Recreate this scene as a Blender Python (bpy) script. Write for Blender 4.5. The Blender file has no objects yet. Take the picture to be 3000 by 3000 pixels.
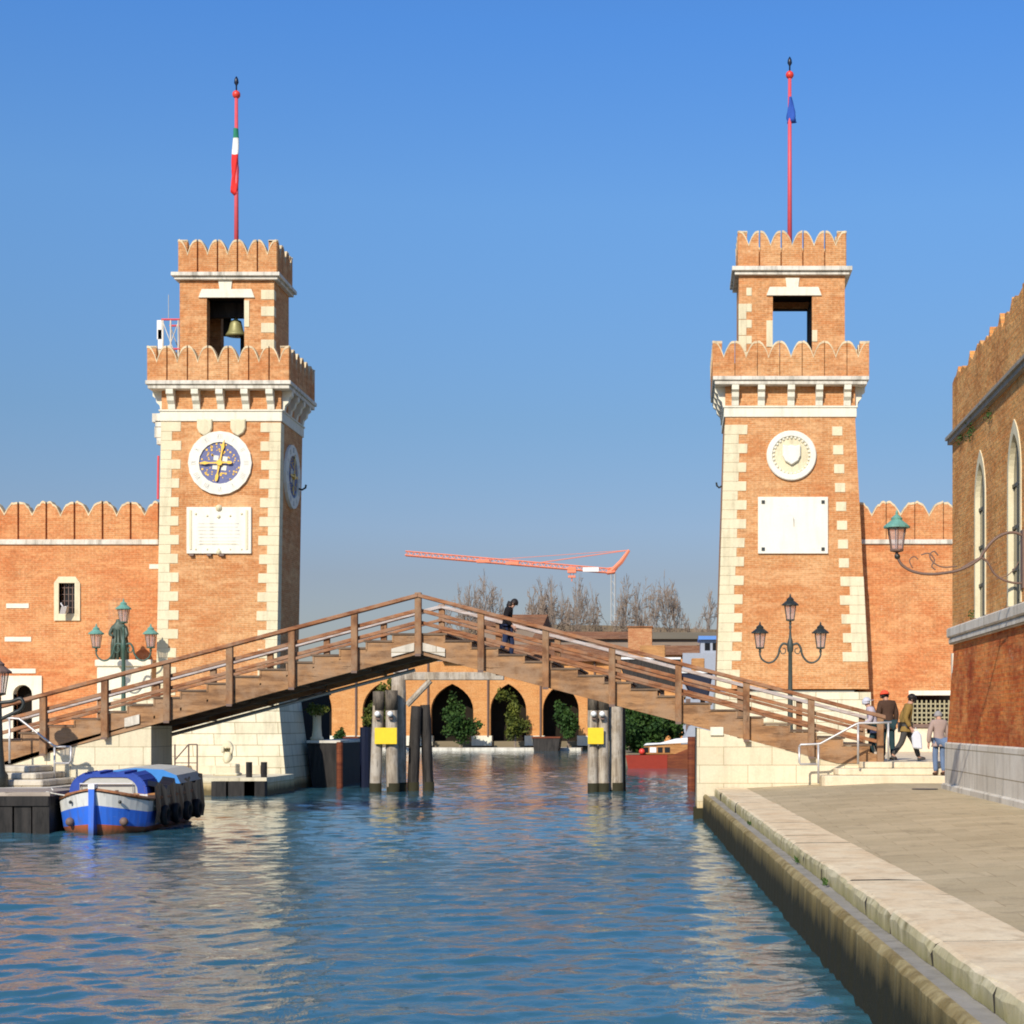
import bpy, bmesh, math, random
import numpy as np
from mathutils import Vector, Matrix, noise

rnd = random.Random(7)
F, UC, VH, HC = 3200.0, 1280.0, 1364.0, 2.5     # survey constants: focal length in photo units, eye height above the water
def X(u, Y): return (u - UC) * Y / F
def Z(v, Y): return HC + (VH - v) * Y / F
def P(u, v, Y): return Vector((X(u, Y), Y, Z(v, Y)))
PI = math.pi
sc = bpy.context.scene
col = sc.collection
WL = {}

# ------------------------------------------------------------------ object helpers
def tag(o, label=None, cat=None, group=None, kind=None):
    if label: o['label'] = label
    if cat: o['category'] = cat
    if group: o['group'] = group
    if kind: o['kind'] = kind
    return o
def empty(name, loc, label=None, cat=None, group=None):
    o = bpy.data.objects.new(name, None); col.objects.link(o)
    o.location = loc; o.empty_display_size = .3
    WL[o.name] = Vector(loc)
    return tag(o, label, cat, group)
def link_mesh(name, me, mat=None, parent=None, origin=None):
    o = bpy.data.objects.new(name, me); col.objects.link(o)
    if mat is not None and len(me.materials) == 0: me.materials.append(mat)
    if parent is not None:
        o.parent = parent; WL[o.name] = WL[parent.name].copy()
        if origin is not None:
            o.location = Vector(origin) - WL[parent.name]; WL[o.name] = Vector(origin)
    else:
        o.location = origin if origin is not None else (0, 0, 0); WL[o.name] = Vector(o.location)
    return o
class MB:
    def __init__(s): s.v = []; s.f = []; s.m = []
    def add(s, vs, fs, mi=0):
        n = len(s.v); s.v += [tuple(p) for p in vs]
        for f in fs: s.f.append([n + i for i in f]); s.m.append(mi)
        return s
    def box(s, x0, x1, y0, y1, z0, z1, mi=0):
        return s.add([(x0,y0,z0),(x1,y0,z0),(x1,y1,z0),(x0,y1,z0),(x0,y0,z1),(x1,y0,z1),(x1,y1,z1),(x0,y1,z1)],
              [(0,3,2,1),(4,5,6,7),(0,1,5,4),(1,2,6,5),(2,3,7,6),(3,0,4,7)], mi)
    def hexa(s, b, t, mi=0):        # b, t: four bottom / four top corners, counter-clockwise from above
        return s.add(list(b) + list(t), [(0,3,2,1),(4,5,6,7),(0,1,5,4),(1,2,6,5),(2,3,7,6),(3,0,4,7)], mi)
    def prism_xz(s, poly, y0, y1, mi=0):    # poly counter-clockwise in (x,z) seen from -Y
        n = len(poly)
        s.add([(x,y0,z) for x,z in poly] + [(x,y1,z) for x,z in poly],
              [tuple(range(n)), tuple(range(2*n-1, n-1, -1))] + [((i+1)%n, i, n+i, n+(i+1)%n) for i in range(n)], mi)
        return s
    def prism_yz(s, poly, x0, x1, mi=0):
        n = len(poly)
        s.add([(x0,y,z) for y,z in poly] + [(x1,y,z) for y,z in poly],
              [tuple(range(n)), tuple(range(2*n-1, n-1, -1))] + [((i+1)%n, i, n+i, n+(i+1)%n) for i in range(n)], mi)
        return s
    def prism_xy(s, poly, z0, z1, mi=0):
        n = len(poly)
        s.add([(x,y,z0) for x,y in poly] + [(x,y,z1) for x,y in poly],
              [tuple(range(n-1,-1,-1)), tuple(range(n, 2*n))] + [(i, (i+1)%n, n+(i+1)%n, n+i) for i in range(n)], mi)
        return s
    def tube(s, pts, r, n=8, mi=0, cap=True):
        pts = [Vector(p) for p in pts]
        rs = r if isinstance(r, (list, tuple)) else [r] * len(pts)
        base = len(s.v); up = None
        for i, p in enumerate(pts):
            d = (pts[min(i+1, len(pts)-1)] - pts[max(i-1, 0)])
            d = d.normalized() if d.length > 1e-9 else Vector((0,0,1))
            if up is None:
                up = Vector((0,0,1)) if abs(d.z) < .9 else Vector((1,0,0))
            a = d.cross(up)
            if a.length < 1e-6: a = d.cross(Vector((.3,.9,.1)))
            a.normalize(); b = a.cross(d); up = b
            for k in range(n):
                t = 2*PI*k/n
                s.v.append(tuple(p + (a*math.cos(t) + b*math.sin(t)) * rs[i]))
        for i in range(len(pts)-1):
            for k in range(n):
                q = base + i*n; k2 = (k+1) % n
                s.f.append([q+k, q+k2, q+n+k2, q+n+k]); s.m.append(mi)
        if cap:
            s.f.append([base+k for k in range(n)][::-1]); s.m.append(mi)
            q = base + (len(pts)-1)*n
            s.f.append([q+k for k in range(n)]); s.m.append(mi)
        return s
    def lathe(s, prof, c=(0,0,0), n=16, mi=0, ph=0, sx=1, sy=1):
        base = len(s.v); c = Vector(c)
        for r, z in prof:
            for k in range(n):
                t = 2*PI*k/n + ph
                s.v.append((c.x + r*sx*math.cos(t), c.y + r*sy*math.sin(t), c.z + z))
        for i in range(len(prof)-1):
            for k in range(n):
                q = base + i*n; k2 = (k+1) % n
                s.f.append([q+k, q+k2, q+n+k2, q+n+k]); s.m.append(mi)
        s.f.append([base+k for k in range(n)][::-1]); s.m.append(mi)
        q = base + (len(prof)-1)*n
        s.f.append([q+k for k in range(n)]); s.m.append(mi)
        return s
    def ball(s, c, r, n=10, mi=0, sz=1):
        prof = [(max(r*math.sin(PI*i/8), .001*r), -r*sz*math.cos(PI*i/8)) for i in range(9)]
        return s.lathe(prof, c, n, mi)
    def disc_y(s, c, r0, r1, y0, y1, n=40, mi=0):  # ring/plate standing upright, facing -Y
        base = len(s.v); c = Vector(c)
        for y in (y0, y1):
            for r in (r0, r1):
                for k in range(n):
                    t = 2*PI*k/n
                    s.v.append((c.x + r*math.sin(t), y, c.z + r*math.cos(t)))
        A, B, C_, D = base, base+n, base+2*n, base+3*n
        for k in range(n):
            k2 = (k+1) % n
            for f in ([A+k, A+k2, B+k2, B+k][::-1], [C_+k, C_+k2, D+k2, D+k], [B+k, B+k2, D+k2, D+k][::-1], [A+k, A+k2, C_+k2, C_+k]):
                s.f.append(f); s.m.append(mi)
        return s
    def mesh(s, name, mats, origin=(0,0,0), smooth=False, fix=True):
        me = bpy.data.meshes.new(name)
        o = Vector(origin)
        me.from_pydata([(v[0]-o.x, v[1]-o.y, v[2]-o.z) for v in s.v], [], s.f)
        for m in (mats if isinstance(mats, (list, tuple)) else [mats]): me.materials.append(m)
        if max(s.m, default=0) > 0: me.polygons.foreach_set('material_index', s.m)
        if fix:
            b = bmesh.new(); b.from_mesh(me); bmesh.ops.recalc_face_normals(b, faces=b.faces); b.to_mesh(me); b.free()
        if smooth: me.polygons.foreach_set('use_smooth', [True]*len(me.polygons))
        me.update(); return me
    def build(s, name, mats, parent=None, origin=None, smooth=False, bev=0, fix=True):
        og = WL[parent.name] if parent is not None else Vector(origin or (0,0,0))
        o = link_mesh(name, s.mesh(name, mats, og, smooth, fix), None, parent, None if parent is not None else og)
        if bev:
            m = o.modifiers.new('bevel', 'BEVEL'); m.width = bev; m.segments = 1; m.limit_method = 'ANGLE'; m.angle_limit = .6
        return o
def dup(root, loc, rotz=0, label=None, group=None, name=None, scale=None):
    def cp(o, parent):
        c = o.copy(); col.objects.link(c)
        WL[c.name] = Vector(loc)
        if parent is not None: c.parent = parent
        for ch in [k for k in o.children]: cp(ch, c)
        return c
    r = cp(root, None); r.location = loc; r.rotation_euler = (0,0,rotz)
    if scale: r.scale = (scale,)*3
    WL[r.name] = Vector(loc)
    if label: r['label'] = label
    if group: r['group'] = group
    return r

def curve(pts, n=6):
    """Catmull-Rom through the points"""
    pts = [Vector(p) for p in pts]; out = []
    for i in range(len(pts)-1):
        p0, p1, p2, p3 = pts[max(i-1,0)], pts[i], pts[i+1], pts[min(i+2,len(pts)-1)]
        for k in range(n):
            t = k/n; out.append(.5*((2*p1) + (p2-p0)*t + (2*p0-5*p1+4*p2-p3)*t*t + (3*p1-p0-3*p2+p3)*t**3))
    out.append(pts[-1]); return out
# ------------------------------------------------------------------ materials
class NT:
    def __init__(s, name):
        s.mat = bpy.data.materials.new(name); s.mat.use_nodes = True
        s.t = s.mat.node_tree; s.t.nodes.clear()
        s.out = s.n('ShaderNodeOutputMaterial'); s.b = s.n('ShaderNodeBsdfPrincipled')
        s.t.links.new(s.b.outputs[0], s.out.inputs[0])
    def n(s, ty, **kw):
        nd = s.t.nodes.new(ty)
        for k, v in kw.items(): setattr(nd, k, v)
        return nd
    def l(s, a, b): s.t.links.new(a, b)
    def math(s, op, a, b=None, c=None):
        nd = s.n('ShaderNodeMath', operation=op)
        for i, x in enumerate((a, b, c)):
            if x is None: continue
            if isinstance(x, (int, float)): nd.inputs[i].default_value = x
            else: s.l(x, nd.inputs[i])
        return nd.outputs[0]
    def vmul(s, vec, sc):
        nd = s.n('ShaderNodeVectorMath', operation='MULTIPLY'); s.l(vec, nd.inputs[0]); nd.inputs[1].default_value = sc
        return nd.outputs[0]
    def noise(s, vec, scale, detail=4, rough=.55, dist=0):
        nd = s.n('ShaderNodeTexNoise'); s.l(vec, nd.inputs['Vector'])
        nd.inputs['Scale'].default_value = scale; nd.inputs['Detail'].default_value = detail
        nd.inputs['Roughness'].default_value = rough; nd.inputs['Distortion'].default_value = dist
        return nd.outputs['Fac']
    def rng(s, fac, a, b, c, d):
        nd = s.n('ShaderNodeMapRange'); s.l(fac, nd.inputs[0])
        for i, x in enumerate((a, b, c, d)): nd.inputs[i+1].default_value = x
        return nd.outputs[0]
    def mix(s, fac, a, b, mode='MIX'):
        nd = s.n('ShaderNodeMix', data_type='RGBA', blend_type=mode)
        for sock, x in ((nd.inputs[0], fac), (nd.inputs[6], a), (nd.inputs[7], b)):
            if isinstance(x, (int, float)): sock.default_value = x
            elif isinstance(x, tuple): sock.default_value = x if len(x) == 4 else x + (1,)
            else: s.l(x, sock)
        return nd.outputs[2]
    def pos(s): return s.n('ShaderNodeNewGeometry').outputs['Position']
    def sep(s, v):
        nd = s.n('ShaderNodeSeparateXYZ'); s.l(v, nd.inputs[0]); return nd.outputs
    def comb(s, x, y, z):
        nd = s.n('ShaderNodeCombineXYZ')
        for i, q in enumerate((x, y, z)):
            if isinstance(q, (int, float)): nd.inputs[i].default_value = q
            else: s.l(q, nd.inputs[i])
        return nd.outputs[0]
    def bump(s, h, strength=.3, dist=.02):
        nd = s.n('ShaderNodeBump'); s.l(h, nd.inputs['Height'])
        nd.inputs['Strength'].default_value = strength; nd.inputs['Distance'].default_value = dist
        s.l(nd.outputs[0], s.b.inputs['Normal'])
    def done(s, colour, rough=.8, spec=.3):
        if isinstance(colour, tuple): s.b.inputs['Base Color'].default_value = colour + (1,)
        else: s.l(colour, s.b.inputs['Base Color'])
        if isinstance(rough, (int, float)): s.b.inputs['Roughness'].default_value = rough
        else: s.l(rough, s.b.inputs['Roughness'])
        s.b.inputs['Specular IOR Level'].default_value = spec
        return s.mat

def brick_mat(name, c1, c2, mortar, dark, patch=.5, pscale=.5, bump=.5, bw=.27, rh=.075, moss=None, pale=(.72,.45,.22), fades=.8):
    t = NT(name); p = t.pos(); x, y, z = t.sep(p)
    wob = t.math('MULTIPLY', t.math('SUBTRACT', t.noise(p, .7, 2), .5), .12)
    uv = t.comb(t.math('ADD', x, y), t.math('ADD', z, wob), 0.0)
    br = t.n('ShaderNodeTexBrick'); t.l(uv, br.inputs['Vector'])
    br.inputs['Color1'].default_value = c1 + (1,); br.inputs['Color2'].default_value = c2 + (1,); br.inputs['Mortar'].default_value = mortar + (1,)
    for k, v in (('Scale', 1), ('Mortar Size', .009), ('Mortar Smooth', .3), ('Bias', -.1), ('Brick Width', bw), ('Row Height', rh)):
        br.inputs[k].default_value = v
    c = br.outputs['Color']
    big = t.noise(p, pscale, 5, .6)
    c = t.mix(t.rng(big, .42, .68, 0, patch), c, dark)
    streak = t.noise(t.vmul(p, (1.2, 1.2, 6.5)), 1.0, 5, .65)
    c = t.mix(t.rng(streak, .5, .72, 0, .55), c, pale)
    c = t.mix(t.rng(streak, .48, .3, 0, .5), c, dark)
    fine = t.noise(p, 9, 3, .6)
    c = t.mix(1.0, c, t.mix(t.rng(fine, .3, .7, 0, 1), (.72,.70,.68), (1.12,1.12,1.12)), 'MULTIPLY')
    vert = t.noise(t.vmul(p, (1.6, 1.6, .12)), 1.0, 4, .6)
    c = t.mix(t.rng(vert, .55, .75, 0, .35), c, tuple(k*.6 for k in dark))
    fade = t.noise(t.vmul(p, (1, 1, 2.4)), .7, 8, .75, .3)
    c = t.mix(t.rng(fade, .50, .72, 0, fades*.7), c, tuple(min(1, k*1.05+.02) for k in pale))
    soot = t.noise(t.vmul(p, (1, 1, 1.8)), 1.6, 8, .78, .2)
    c = t.mix(t.rng(soot, .57, .70, 0, .5*fades+.1), c, (.26,.13,.055))
    salt = t.noise(p, 5.0, 4, .7)
    c = t.mix(t.rng(salt, .62, .72, 0, .45*fades), c, (.80,.60,.40))
    if moss:
        m = t.noise(p, 1.7, 6, .7)
        c = t.mix(t.rng(m, .58, .7, 0, .7), c, moss)
    t.bump(t.math('ADD', t.math('MULTIPLY', br.outputs['Fac'], -.6), t.math('ADD', fine, streak)), bump, .03)
    return t.done(c, .92, .15)

def stone_mat(name, base, stain, joints=None, amt=.5, streaks=.35, algae=None, bump=.25, dirt=None, sc_=1.0):
    t = NT(name); p = t.pos(); x, y, z = t.sep(p)
    n1 = t.noise(p, 1.3*sc_, 6, .62)
    c = t.mix(t.rng(n1, .4, .72, 0, amt), base, stain)
    n2 = t.noise(t.vmul(p, (4, 4, .5)), 1.0, 4, .6)
    c = t.mix(t.rng(n2, .50, .72, 0, min(1, streaks*1.6)), c, tuple(k*.5 for k in stain))
    n4 = t.noise(p, 3.1*sc_, 7, .75)
    c = t.mix(t.rng(n4, .56, .68, 0, .45*amt+.1), c, tuple(k*.62 for k in stain))
    n3 = t.noise(p, 22, 3, .6)
    c = t.mix(1.0, c, t.mix(n3, (.82,.82,.82), (1.12,1.12,1.12)), 'MULTIPLY')
    h = t.math('ADD', n1, t.math('MULTIPLY', n3, .4))
    if joints:
        br = t.n('ShaderNodeTexBrick'); t.l(t.comb(t.math('ADD', x, y), z, 0.0), br.inputs['Vector'])
        for k, v in (('Scale', 1), ('Mortar Size', joints[2]), ('Mortar Smooth', .2), ('Bias', 0), ('Brick Width', joints[0]), ('Row Height', joints[1])):
            br.inputs[k].default_value = v
        br.inputs['Color1'].default_value = (1,1,1,1); br.inputs['Color2'].default_value = (.86,.84,.8,1); br.inputs['Mortar'].default_value = (.5,.45,.36,1)
        c = t.mix(1.0, c, br.outputs['Color'], 'MULTIPLY')
        h = t.math('ADD', h, t.math('MULTIPLY', br.outputs['Fac'], -1.0))
    if algae:      # (z where clean, z where fully dark, colour mid, colour dark)
        zz = t.math('ADD', z, t.math('MULTIPLY', t.math('SUBTRACT', t.noise(t.vmul(p, (2.2, 2.2, .4)), 1.6, 6, .7), .5), algae[4]))
        c = t.mix(t.rng(zz, algae[0], (algae[0]+algae[1])/2, 0, .85), c, algae[2])
        c = t.mix(t.rng(zz, (algae[0]+algae[1])/2, algae[1], 0, .95), c, algae[3])
    t.bump(h, bump, .02)
    return t.done(c, .8, .25)

def wood_mat(name, base, dark, axis=(1.2, 14, 14), bump=.3, grey=None, scale=1.0):
    t = NT(name); p = t.pos()
    n1 = t.noise(t.vmul(p, axis), scale, 5, .65)
    c = t.mix(t.rng(n1, .40, .60, 0, 1), dark, base)
    n2 = t.noise(p, 1.4, 5, .7)
    c = t.mix(t.rng(n2, .44, .6, 0, .7), c, grey or tuple(k*.7 for k in base))
    crk = t.noise(t.vmul(p, tuple(q*1.7 for q in axis)), scale, 6, .75)
    c = t.mix(t.rng(crk, .42, .34, 0, .75), c, tuple(k*.35 for k in dark))
    n3 = t.noise(p, 30, 2)
    c = t.mix(1.0, c, t.mix(n3, (.8,.8,.8), (1.15,1.15,1.15)), 'MULTIPLY')
    t.bump(n1, bump, .01)
    return t.done(c, .75, .3)

def plain_mat(name, c, rough=.6, spec=.4, metal=0, var=.15, scale=6):
    t = NT(name); n1 = t.noise(t.pos(), scale, 4, .6)
    k0, k1 = 1-var, 1+var
    cc = t.mix(n1, tuple(min(q*k0, 1) for q in c), tuple(min(q*k1, 1) for q in c))
    t.b.inputs['Metallic'].default_value = metal
    return t.done(cc, rough, spec)

M = {}
M['brick'] = brick_mat('brick_orange', (.54,.235,.085), (.61,.295,.115), (.65,.43,.23), (.50,.165,.05), .6, .35, .35, pale=(.76,.47,.23))
M['brick_wall'] = brick_mat('brick_wall_orange', (.55,.225,.08), (.62,.275,.11), (.65,.42,.22), (.52,.14,.04), .75, .3, .35, pale=(.74,.40,.17))
M['brick_old'] = brick_mat('brick_weathered', (.78,.32,.09), (.82,.42,.13), (.72,.46,.20), (.50,.18,.05), .7, .8, 1.0, .26, .085, (.36,.20,.06), pale=(.82,.50,.20), fades=.5)
M['brick_red'] = brick_mat('brick_red_peeling', (.66,.15,.032), (.80,.26,.055), (.66,.29,.09), (.30,.04,.012), .85, .9, 1.0, .26, .085, pale=(.72,.34,.11))
M['brick_far'] = brick_mat('brick_far', (.62,.27,.08), (.66,.30,.10), (.62,.36,.16), (.54,.20,.06), .4, .2, .1, pale=(.70,.38,.15))
M['stone'] = stone_mat('istrian_stone', (.72,.64,.43), (.62,.52,.32), None, .5, .25)
M['stone_white'] = stone_mat('istrian_stone_white', (.76,.72,.58), (.66,.60,.43), None, .35, .18)
M['cornice'] = stone_mat('stone_cornice', (.74,.69,.58), (.46,.41,.32), None, .7, .5)
M['sunlit_rim'] = stone_mat('merlon_sunlit_rim', (.74,.60,.38), (.52,.38,.22), None, .8, .3)  # pale tone paints the sunlight on the merlon edges
M['marble'] = stone_mat('marble_plaque', (.78,.75,.64), (.70,.65,.50), None, .3, .12, bump=.12)
M['ashlar'] = stone_mat('ashlar_plinth', (.76,.69,.50), (.66,.57,.38), (1.6,.42,.014), .4, .3, (.5, .15, (.50,.36,.16), (.12,.09,.04), .3), .5)
M['ashlar_r'] = stone_mat('ashlar_abutment', (.74,.66,.47), (.68,.56,.37), (1.25,.47,.008), .35, .15, (.55, .12, (.62,.45,.22), (.10,.08,.03), .25), .35)
M['plinth_grey'] = stone_mat('plinth_grey_stone', (.72,.66,.55), (.56,.49,.39), (1.5,.48,.012), .6, .4, None, .5)
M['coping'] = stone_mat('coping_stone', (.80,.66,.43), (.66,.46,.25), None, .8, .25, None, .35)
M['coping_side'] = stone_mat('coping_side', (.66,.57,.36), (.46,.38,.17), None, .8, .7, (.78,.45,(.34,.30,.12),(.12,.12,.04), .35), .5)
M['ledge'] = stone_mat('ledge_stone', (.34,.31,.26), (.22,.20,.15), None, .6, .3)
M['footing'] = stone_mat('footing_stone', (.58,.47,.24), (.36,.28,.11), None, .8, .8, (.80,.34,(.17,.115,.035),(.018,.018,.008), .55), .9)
M['step'] = stone_mat('step_stone', (.72,.62,.44), (.60,.46,.28), None, .6, .2)
M['wood'] = wood_mat('bridge_wood', (.34,.165,.07), (.16,.07,.03), (3, 3, 1.2), grey=(.30,.20,.12))
M['wood_rail'] = wood_mat('bridge_rail_wood', (.36,.15,.06), (.18,.065,.026), grey=(.34,.21,.13))
M['wood_pale'] = wood_mat('bridge_rail_weathered', (.55,.47,.42), (.36,.26,.2), grey=(.5,.45,.42))
M['wood_beam'] = wood_mat('bridge_beam_wood', (.40,.21,.09), (.19,.095,.042), (.9, 6, 6), .8, grey=(.34,.215,.125))
M['wood_dark'] = wood_mat('bridge_tread_wood', (.20,.13,.08), (.09,.055,.035))
M['pile'] = wood_mat('pile_wood', (.44,.36,.26), (.22,.17,.12), (9, 9, .8), .6, grey=(.5,.44,.36))
M['pile_cap'] = wood_mat('pile_cap_wood', (.15,.12,.085), (.05,.04,.03), (6, 6, 1.5), .6)
M['pile_dark'] = wood_mat('pile_dark_wood', (.05,.042,.035), (.015,.012,.01), (9, 9, .8), .6)
M['jetty_dark'] = wood_mat('jetty_dark_wood', (.035,.03,.026), (.010,.009,.008), (6, 6, .8), .6)
M['jetty_top'] = wood_mat('jetty_top_wood', (.46,.38,.30), (.28,.22,.17), (1, 8, 8), .4)
M['iron'] = plain_mat('dark_iron', (.022,.026,.022), .45, .5)
M['iron_green'] = plain_mat('green_iron', (.045,.095,.07), .5, .5, var=.3)
M['iron_verdigris'] = plain_mat('verdigris_copper', (.13,.30,.24), .6, .4, var=.35)
M['iron_brown'] = plain_mat('rusted_iron', (.16,.10,.075), .6, .4, var=.3)
M['steel'] = plain_mat('galvanised_steel', (.52,.50,.48), .4, .5, .4)
M['bronze'] = plain_mat('green_bronze', (.06,.085,.062), .5, .5, .2, .5, 9)
M['black'] = plain_mat('black_void', (.006,.006,.006), .9, .1)
M['dark_shade'] = plain_mat('dark_shade', (.012,.010,.008), .9, .1)  # near-black; carries the painted shade of belfry and garden wall
M['tile'] = brick_mat('roof_tile', (.27,.11,.05), (.36,.155,.065), (.13,.06,.03), (.16,.08,.04), .8, .3, .6, .35, .3, pale=(.42,.24,.12))  # dark lines between rows: tile shadows put into the colour
M['red_paint'] = plain_mat('red_pole_paint', (.62,.085,.10), .5, .4)
M['red_ball'] = plain_mat('red_ball_paint', (.72,.05,.03), .4, .5)
M['flag_green'] = plain_mat('flag_green', (.03,.22,.13), .8, .2)
M['flag_white'] = plain_mat('flag_white', (.75,.74,.68), .8, .2)
M['flag_red'] = plain_mat('flag_red', (.70,.035,.03), .8, .2)
M['flag_blue'] = plain_mat('flag_blue', (.03,.09,.38), .8, .2)
M['gold'] = plain_mat('gilded_metal', (.72,.43,.06), .45, .5, .3)
M['dial_blue'] = plain_mat('dial_blue', (.13,.14,.27), .6, .3, var=.55, scale=16)
M['numeral'] = plain_mat('numeral_grey', (.52,.50,.45), .7, .2)
M['yellow'] = plain_mat('yellow_sign_paint', (.80,.55,.015), .5, .4, var=.12, scale=9)
M['white_paint'] = plain_mat('white_paint', (.80,.79,.75), .4, .5, var=.06)
M['boat_blue'] = plain_mat('boat_blue_paint', (.03,.16,.70), .3, .5, var=.12)
M['boat_navy'] = plain_mat('boat_navy_paint', (.004,.007,.024), .4, .5)
M['boat_rust'] = plain_mat('boat_rust_paint', (.46,.10,.03), .5, .4, var=.25)
M['boat_red'] = plain_mat('boat_red_paint', (.27,.028,.012), .3, .5, var=.2)
M['mahogany'] = wood_mat('mahogany', (.22,.06,.02), (.10,.02,.01), (1, 1, 10), .1)
M['varnish'] = wood_mat('varnished_wood', (.52,.26,.09), (.34,.15,.05), (1, 1, 10), .1)
M['canvas_blue'] = plain_mat('canvas_blue', (.035,.075,.33), .8, .2, var=.25)
M['canvas_sky'] = plain_mat('canvas_light_blue', (.06,.24,.58), .8, .2, var=.2)
M['canvas_grey'] = plain_mat('canvas_grey', (.46,.45,.40), .8, .2, var=.15)
M['tarp'] = plain_mat('black_tarp', (.012,.013,.016), .4, .5, var=.5)
M['rubber'] = plain_mat('rubber', (.012,.012,.012), .7, .3)
M['crane'] = plain_mat('crane_orange', (.78,.24,.13), .6, .3, var=.08)
M['crane_grey'] = plain_mat('crane_grey', (.44,.44,.42), .6, .3)
M['bark'] = plain_mat('bare_bark', (.25,.19,.145), .9, .1, var=.25, scale=.5)
M['cabin_blue'] = plain_mat('cabin_blue', (.10,.24,.56), .5, .4)
M['shed_grey'] = plain_mat('shed_grey', (.32,.34,.38), .7, .3)
M['brick_stub'] = brick_mat('chimney_brick', (.55,.22,.09), (.60,.28,.12), (.5,.32,.18), (.40,.12,.05))
M['skin'] = plain_mat('skin', (.50,.27,.18), .6, .3, var=.06)
M['hair'] = plain_mat('dark_hair', (.018,.012,.010), .6, .3)
M['cloth_black'] = plain_mat('cloth_black', (.016,.014,.015), .9, .1, var=.4)
M['cloth_navy'] = plain_mat('cloth_navy', (.025,.035,.075), .9, .1, var=.3)
M['cloth_brown'] = plain_mat('cloth_dark_brown', (.075,.042,.028), .9, .1, var=.3)
M['cloth_olive'] = plain_mat('cloth_olive_brown', (.24,.15,.045), .9, .1, var=.25)
M['cloth_lilac'] = plain_mat('cloth_lilac_grey', (.46,.40,.44), .9, .1, var=.12)
M['cloth_mauve'] = plain_mat('cloth_mauve', (.36,.26,.22), .9, .1, var=.12)
M['cloth_denim'] = plain_mat('cloth_denim', (.13,.18,.28), .9, .1, var=.2)
M['cloth_teal'] = plain_mat('cloth_dark_teal', (.025,.05,.055), .9, .1, var=.3)
M['cloth_charcoal'] = plain_mat('cloth_charcoal', (.07,.065,.06), .9, .1, var=.3)
M['cap_red'] = plain_mat('cap_red', (.78,.09,.04), .8, .2)
M['cap_grey'] = plain_mat('cap_grey', (.52,.52,.58), .8, .2)
M['plastic_white'] = plain_mat('plastic_white', (.62,.62,.66), .5, .4, var=.08)
M['mirror_dish'] = plain_mat('dish_white', (.75,.72,.66), .5, .3)

def glass_mat():
    t = NT('lantern_glass')
    tr = t.n('ShaderNodeBsdfTransparent'); tr.inputs[0].default_value = (.93,.88,.88,1)
    mx = t.n('ShaderNodeMixShader'); mx.inputs[0].default_value = .28
    t.b.inputs['Base Color'].default_value = (.62,.55,.55,1); t.b.inputs['Roughness'].default_value = .15
    t.l(tr.outputs[0], mx.inputs[1]); t.l(t.b.outputs[0], mx.inputs[2]); t.l(mx.outputs[0], t.out.inputs[0])
    return t.mat
M['glass'] = glass_mat()
def window_mat():
    t = NT('window_dark_glass')
    return t.done((.012,.014,.016), .08, .5)
M['window'] = window_mat()

def boat_mat(name, c, grime=(.12,.10,.07)):
    t = NT(name); tc = t.n('ShaderNodeTexCoord').outputs['Object']; x, y, z = t.sep(tc)
    st = t.noise(t.vmul(tc, (7, 7, .7)), 1.0, 5, .65); sc2 = t.noise(t.vmul(tc, (2, 2, 9)), 2.0, 6, .7); b2 = t.noise(tc, 1.5, 3)
    cc = t.mix(b2, tuple(k*.85 for k in c), tuple(min(1, k*1.12+.012) for k in c))
    cc = t.mix(t.rng(st, .52, .74, 0, .55), cc, grime)
    cc = t.mix(t.rng(sc2, .60, .70, 0, .55), cc, tuple(min(1, k*.5+.18) for k in c))
    wl = t.math('ADD', z, t.math('MULTIPLY', t.math('SUBTRACT', st, .5), .3))
    cc = t.mix(t.rng(wl, .22, .02, 0, .8), cc, (.05,.055,.03))
    return t.done(cc, .45, .4)
def leaf_mat(name, a, b):
    t = NT(name); p = t.pos()
    n1 = t.noise(p, 1.2, 3, .6); n2 = t.noise(p, 14, 2)
    c = t.mix(t.rng(n1, .35, .65, 0, 1), a, b)
    c = t.mix(1.0, c, t.mix(n2, (.6,.6,.6), (1.4,1.4,1.3)), 'MULTIPLY')
    return t.done(c, .7, .25)
for k_, c_ in (('boat_blue', (.03,.15,.66)), ('boat_rust', (.46,.10,.03)), ('boat_white', (.72,.70,.63))): M[k_] = boat_mat(k_ + '_scuffed', c_)
M['leaf'] = leaf_mat('leaf_green', (.014,.042,.008), (.045,.09,.014))
M['leaf_yellow'] = leaf_mat('leaf_olive', (.035,.05,.008), (.13,.14,.018))

def water_mat():
    t = NT('canal_water'); p = t.pos()
    n1 = t.noise(t.vmul(p, (1.0, 1.0, 1.0)), 2.6, 5, .6, .4)
    n2 = t.noise(t.vmul(p, (1.0, 1.0, 1.0)), 9.0, 3, .6)
    t.bump(t.math('ADD', n1, t.math('MULTIPLY', n2, .3)), .34, .05)
    t.b.inputs['IOR'].default_value = 1.33
    big = t.noise(p, .12, 3)
    c = t.mix(big, (.028,.10,.14), (.04,.125,.15))
    return t.done(c, .02, .5)
M['water'] = water_mat()

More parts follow.
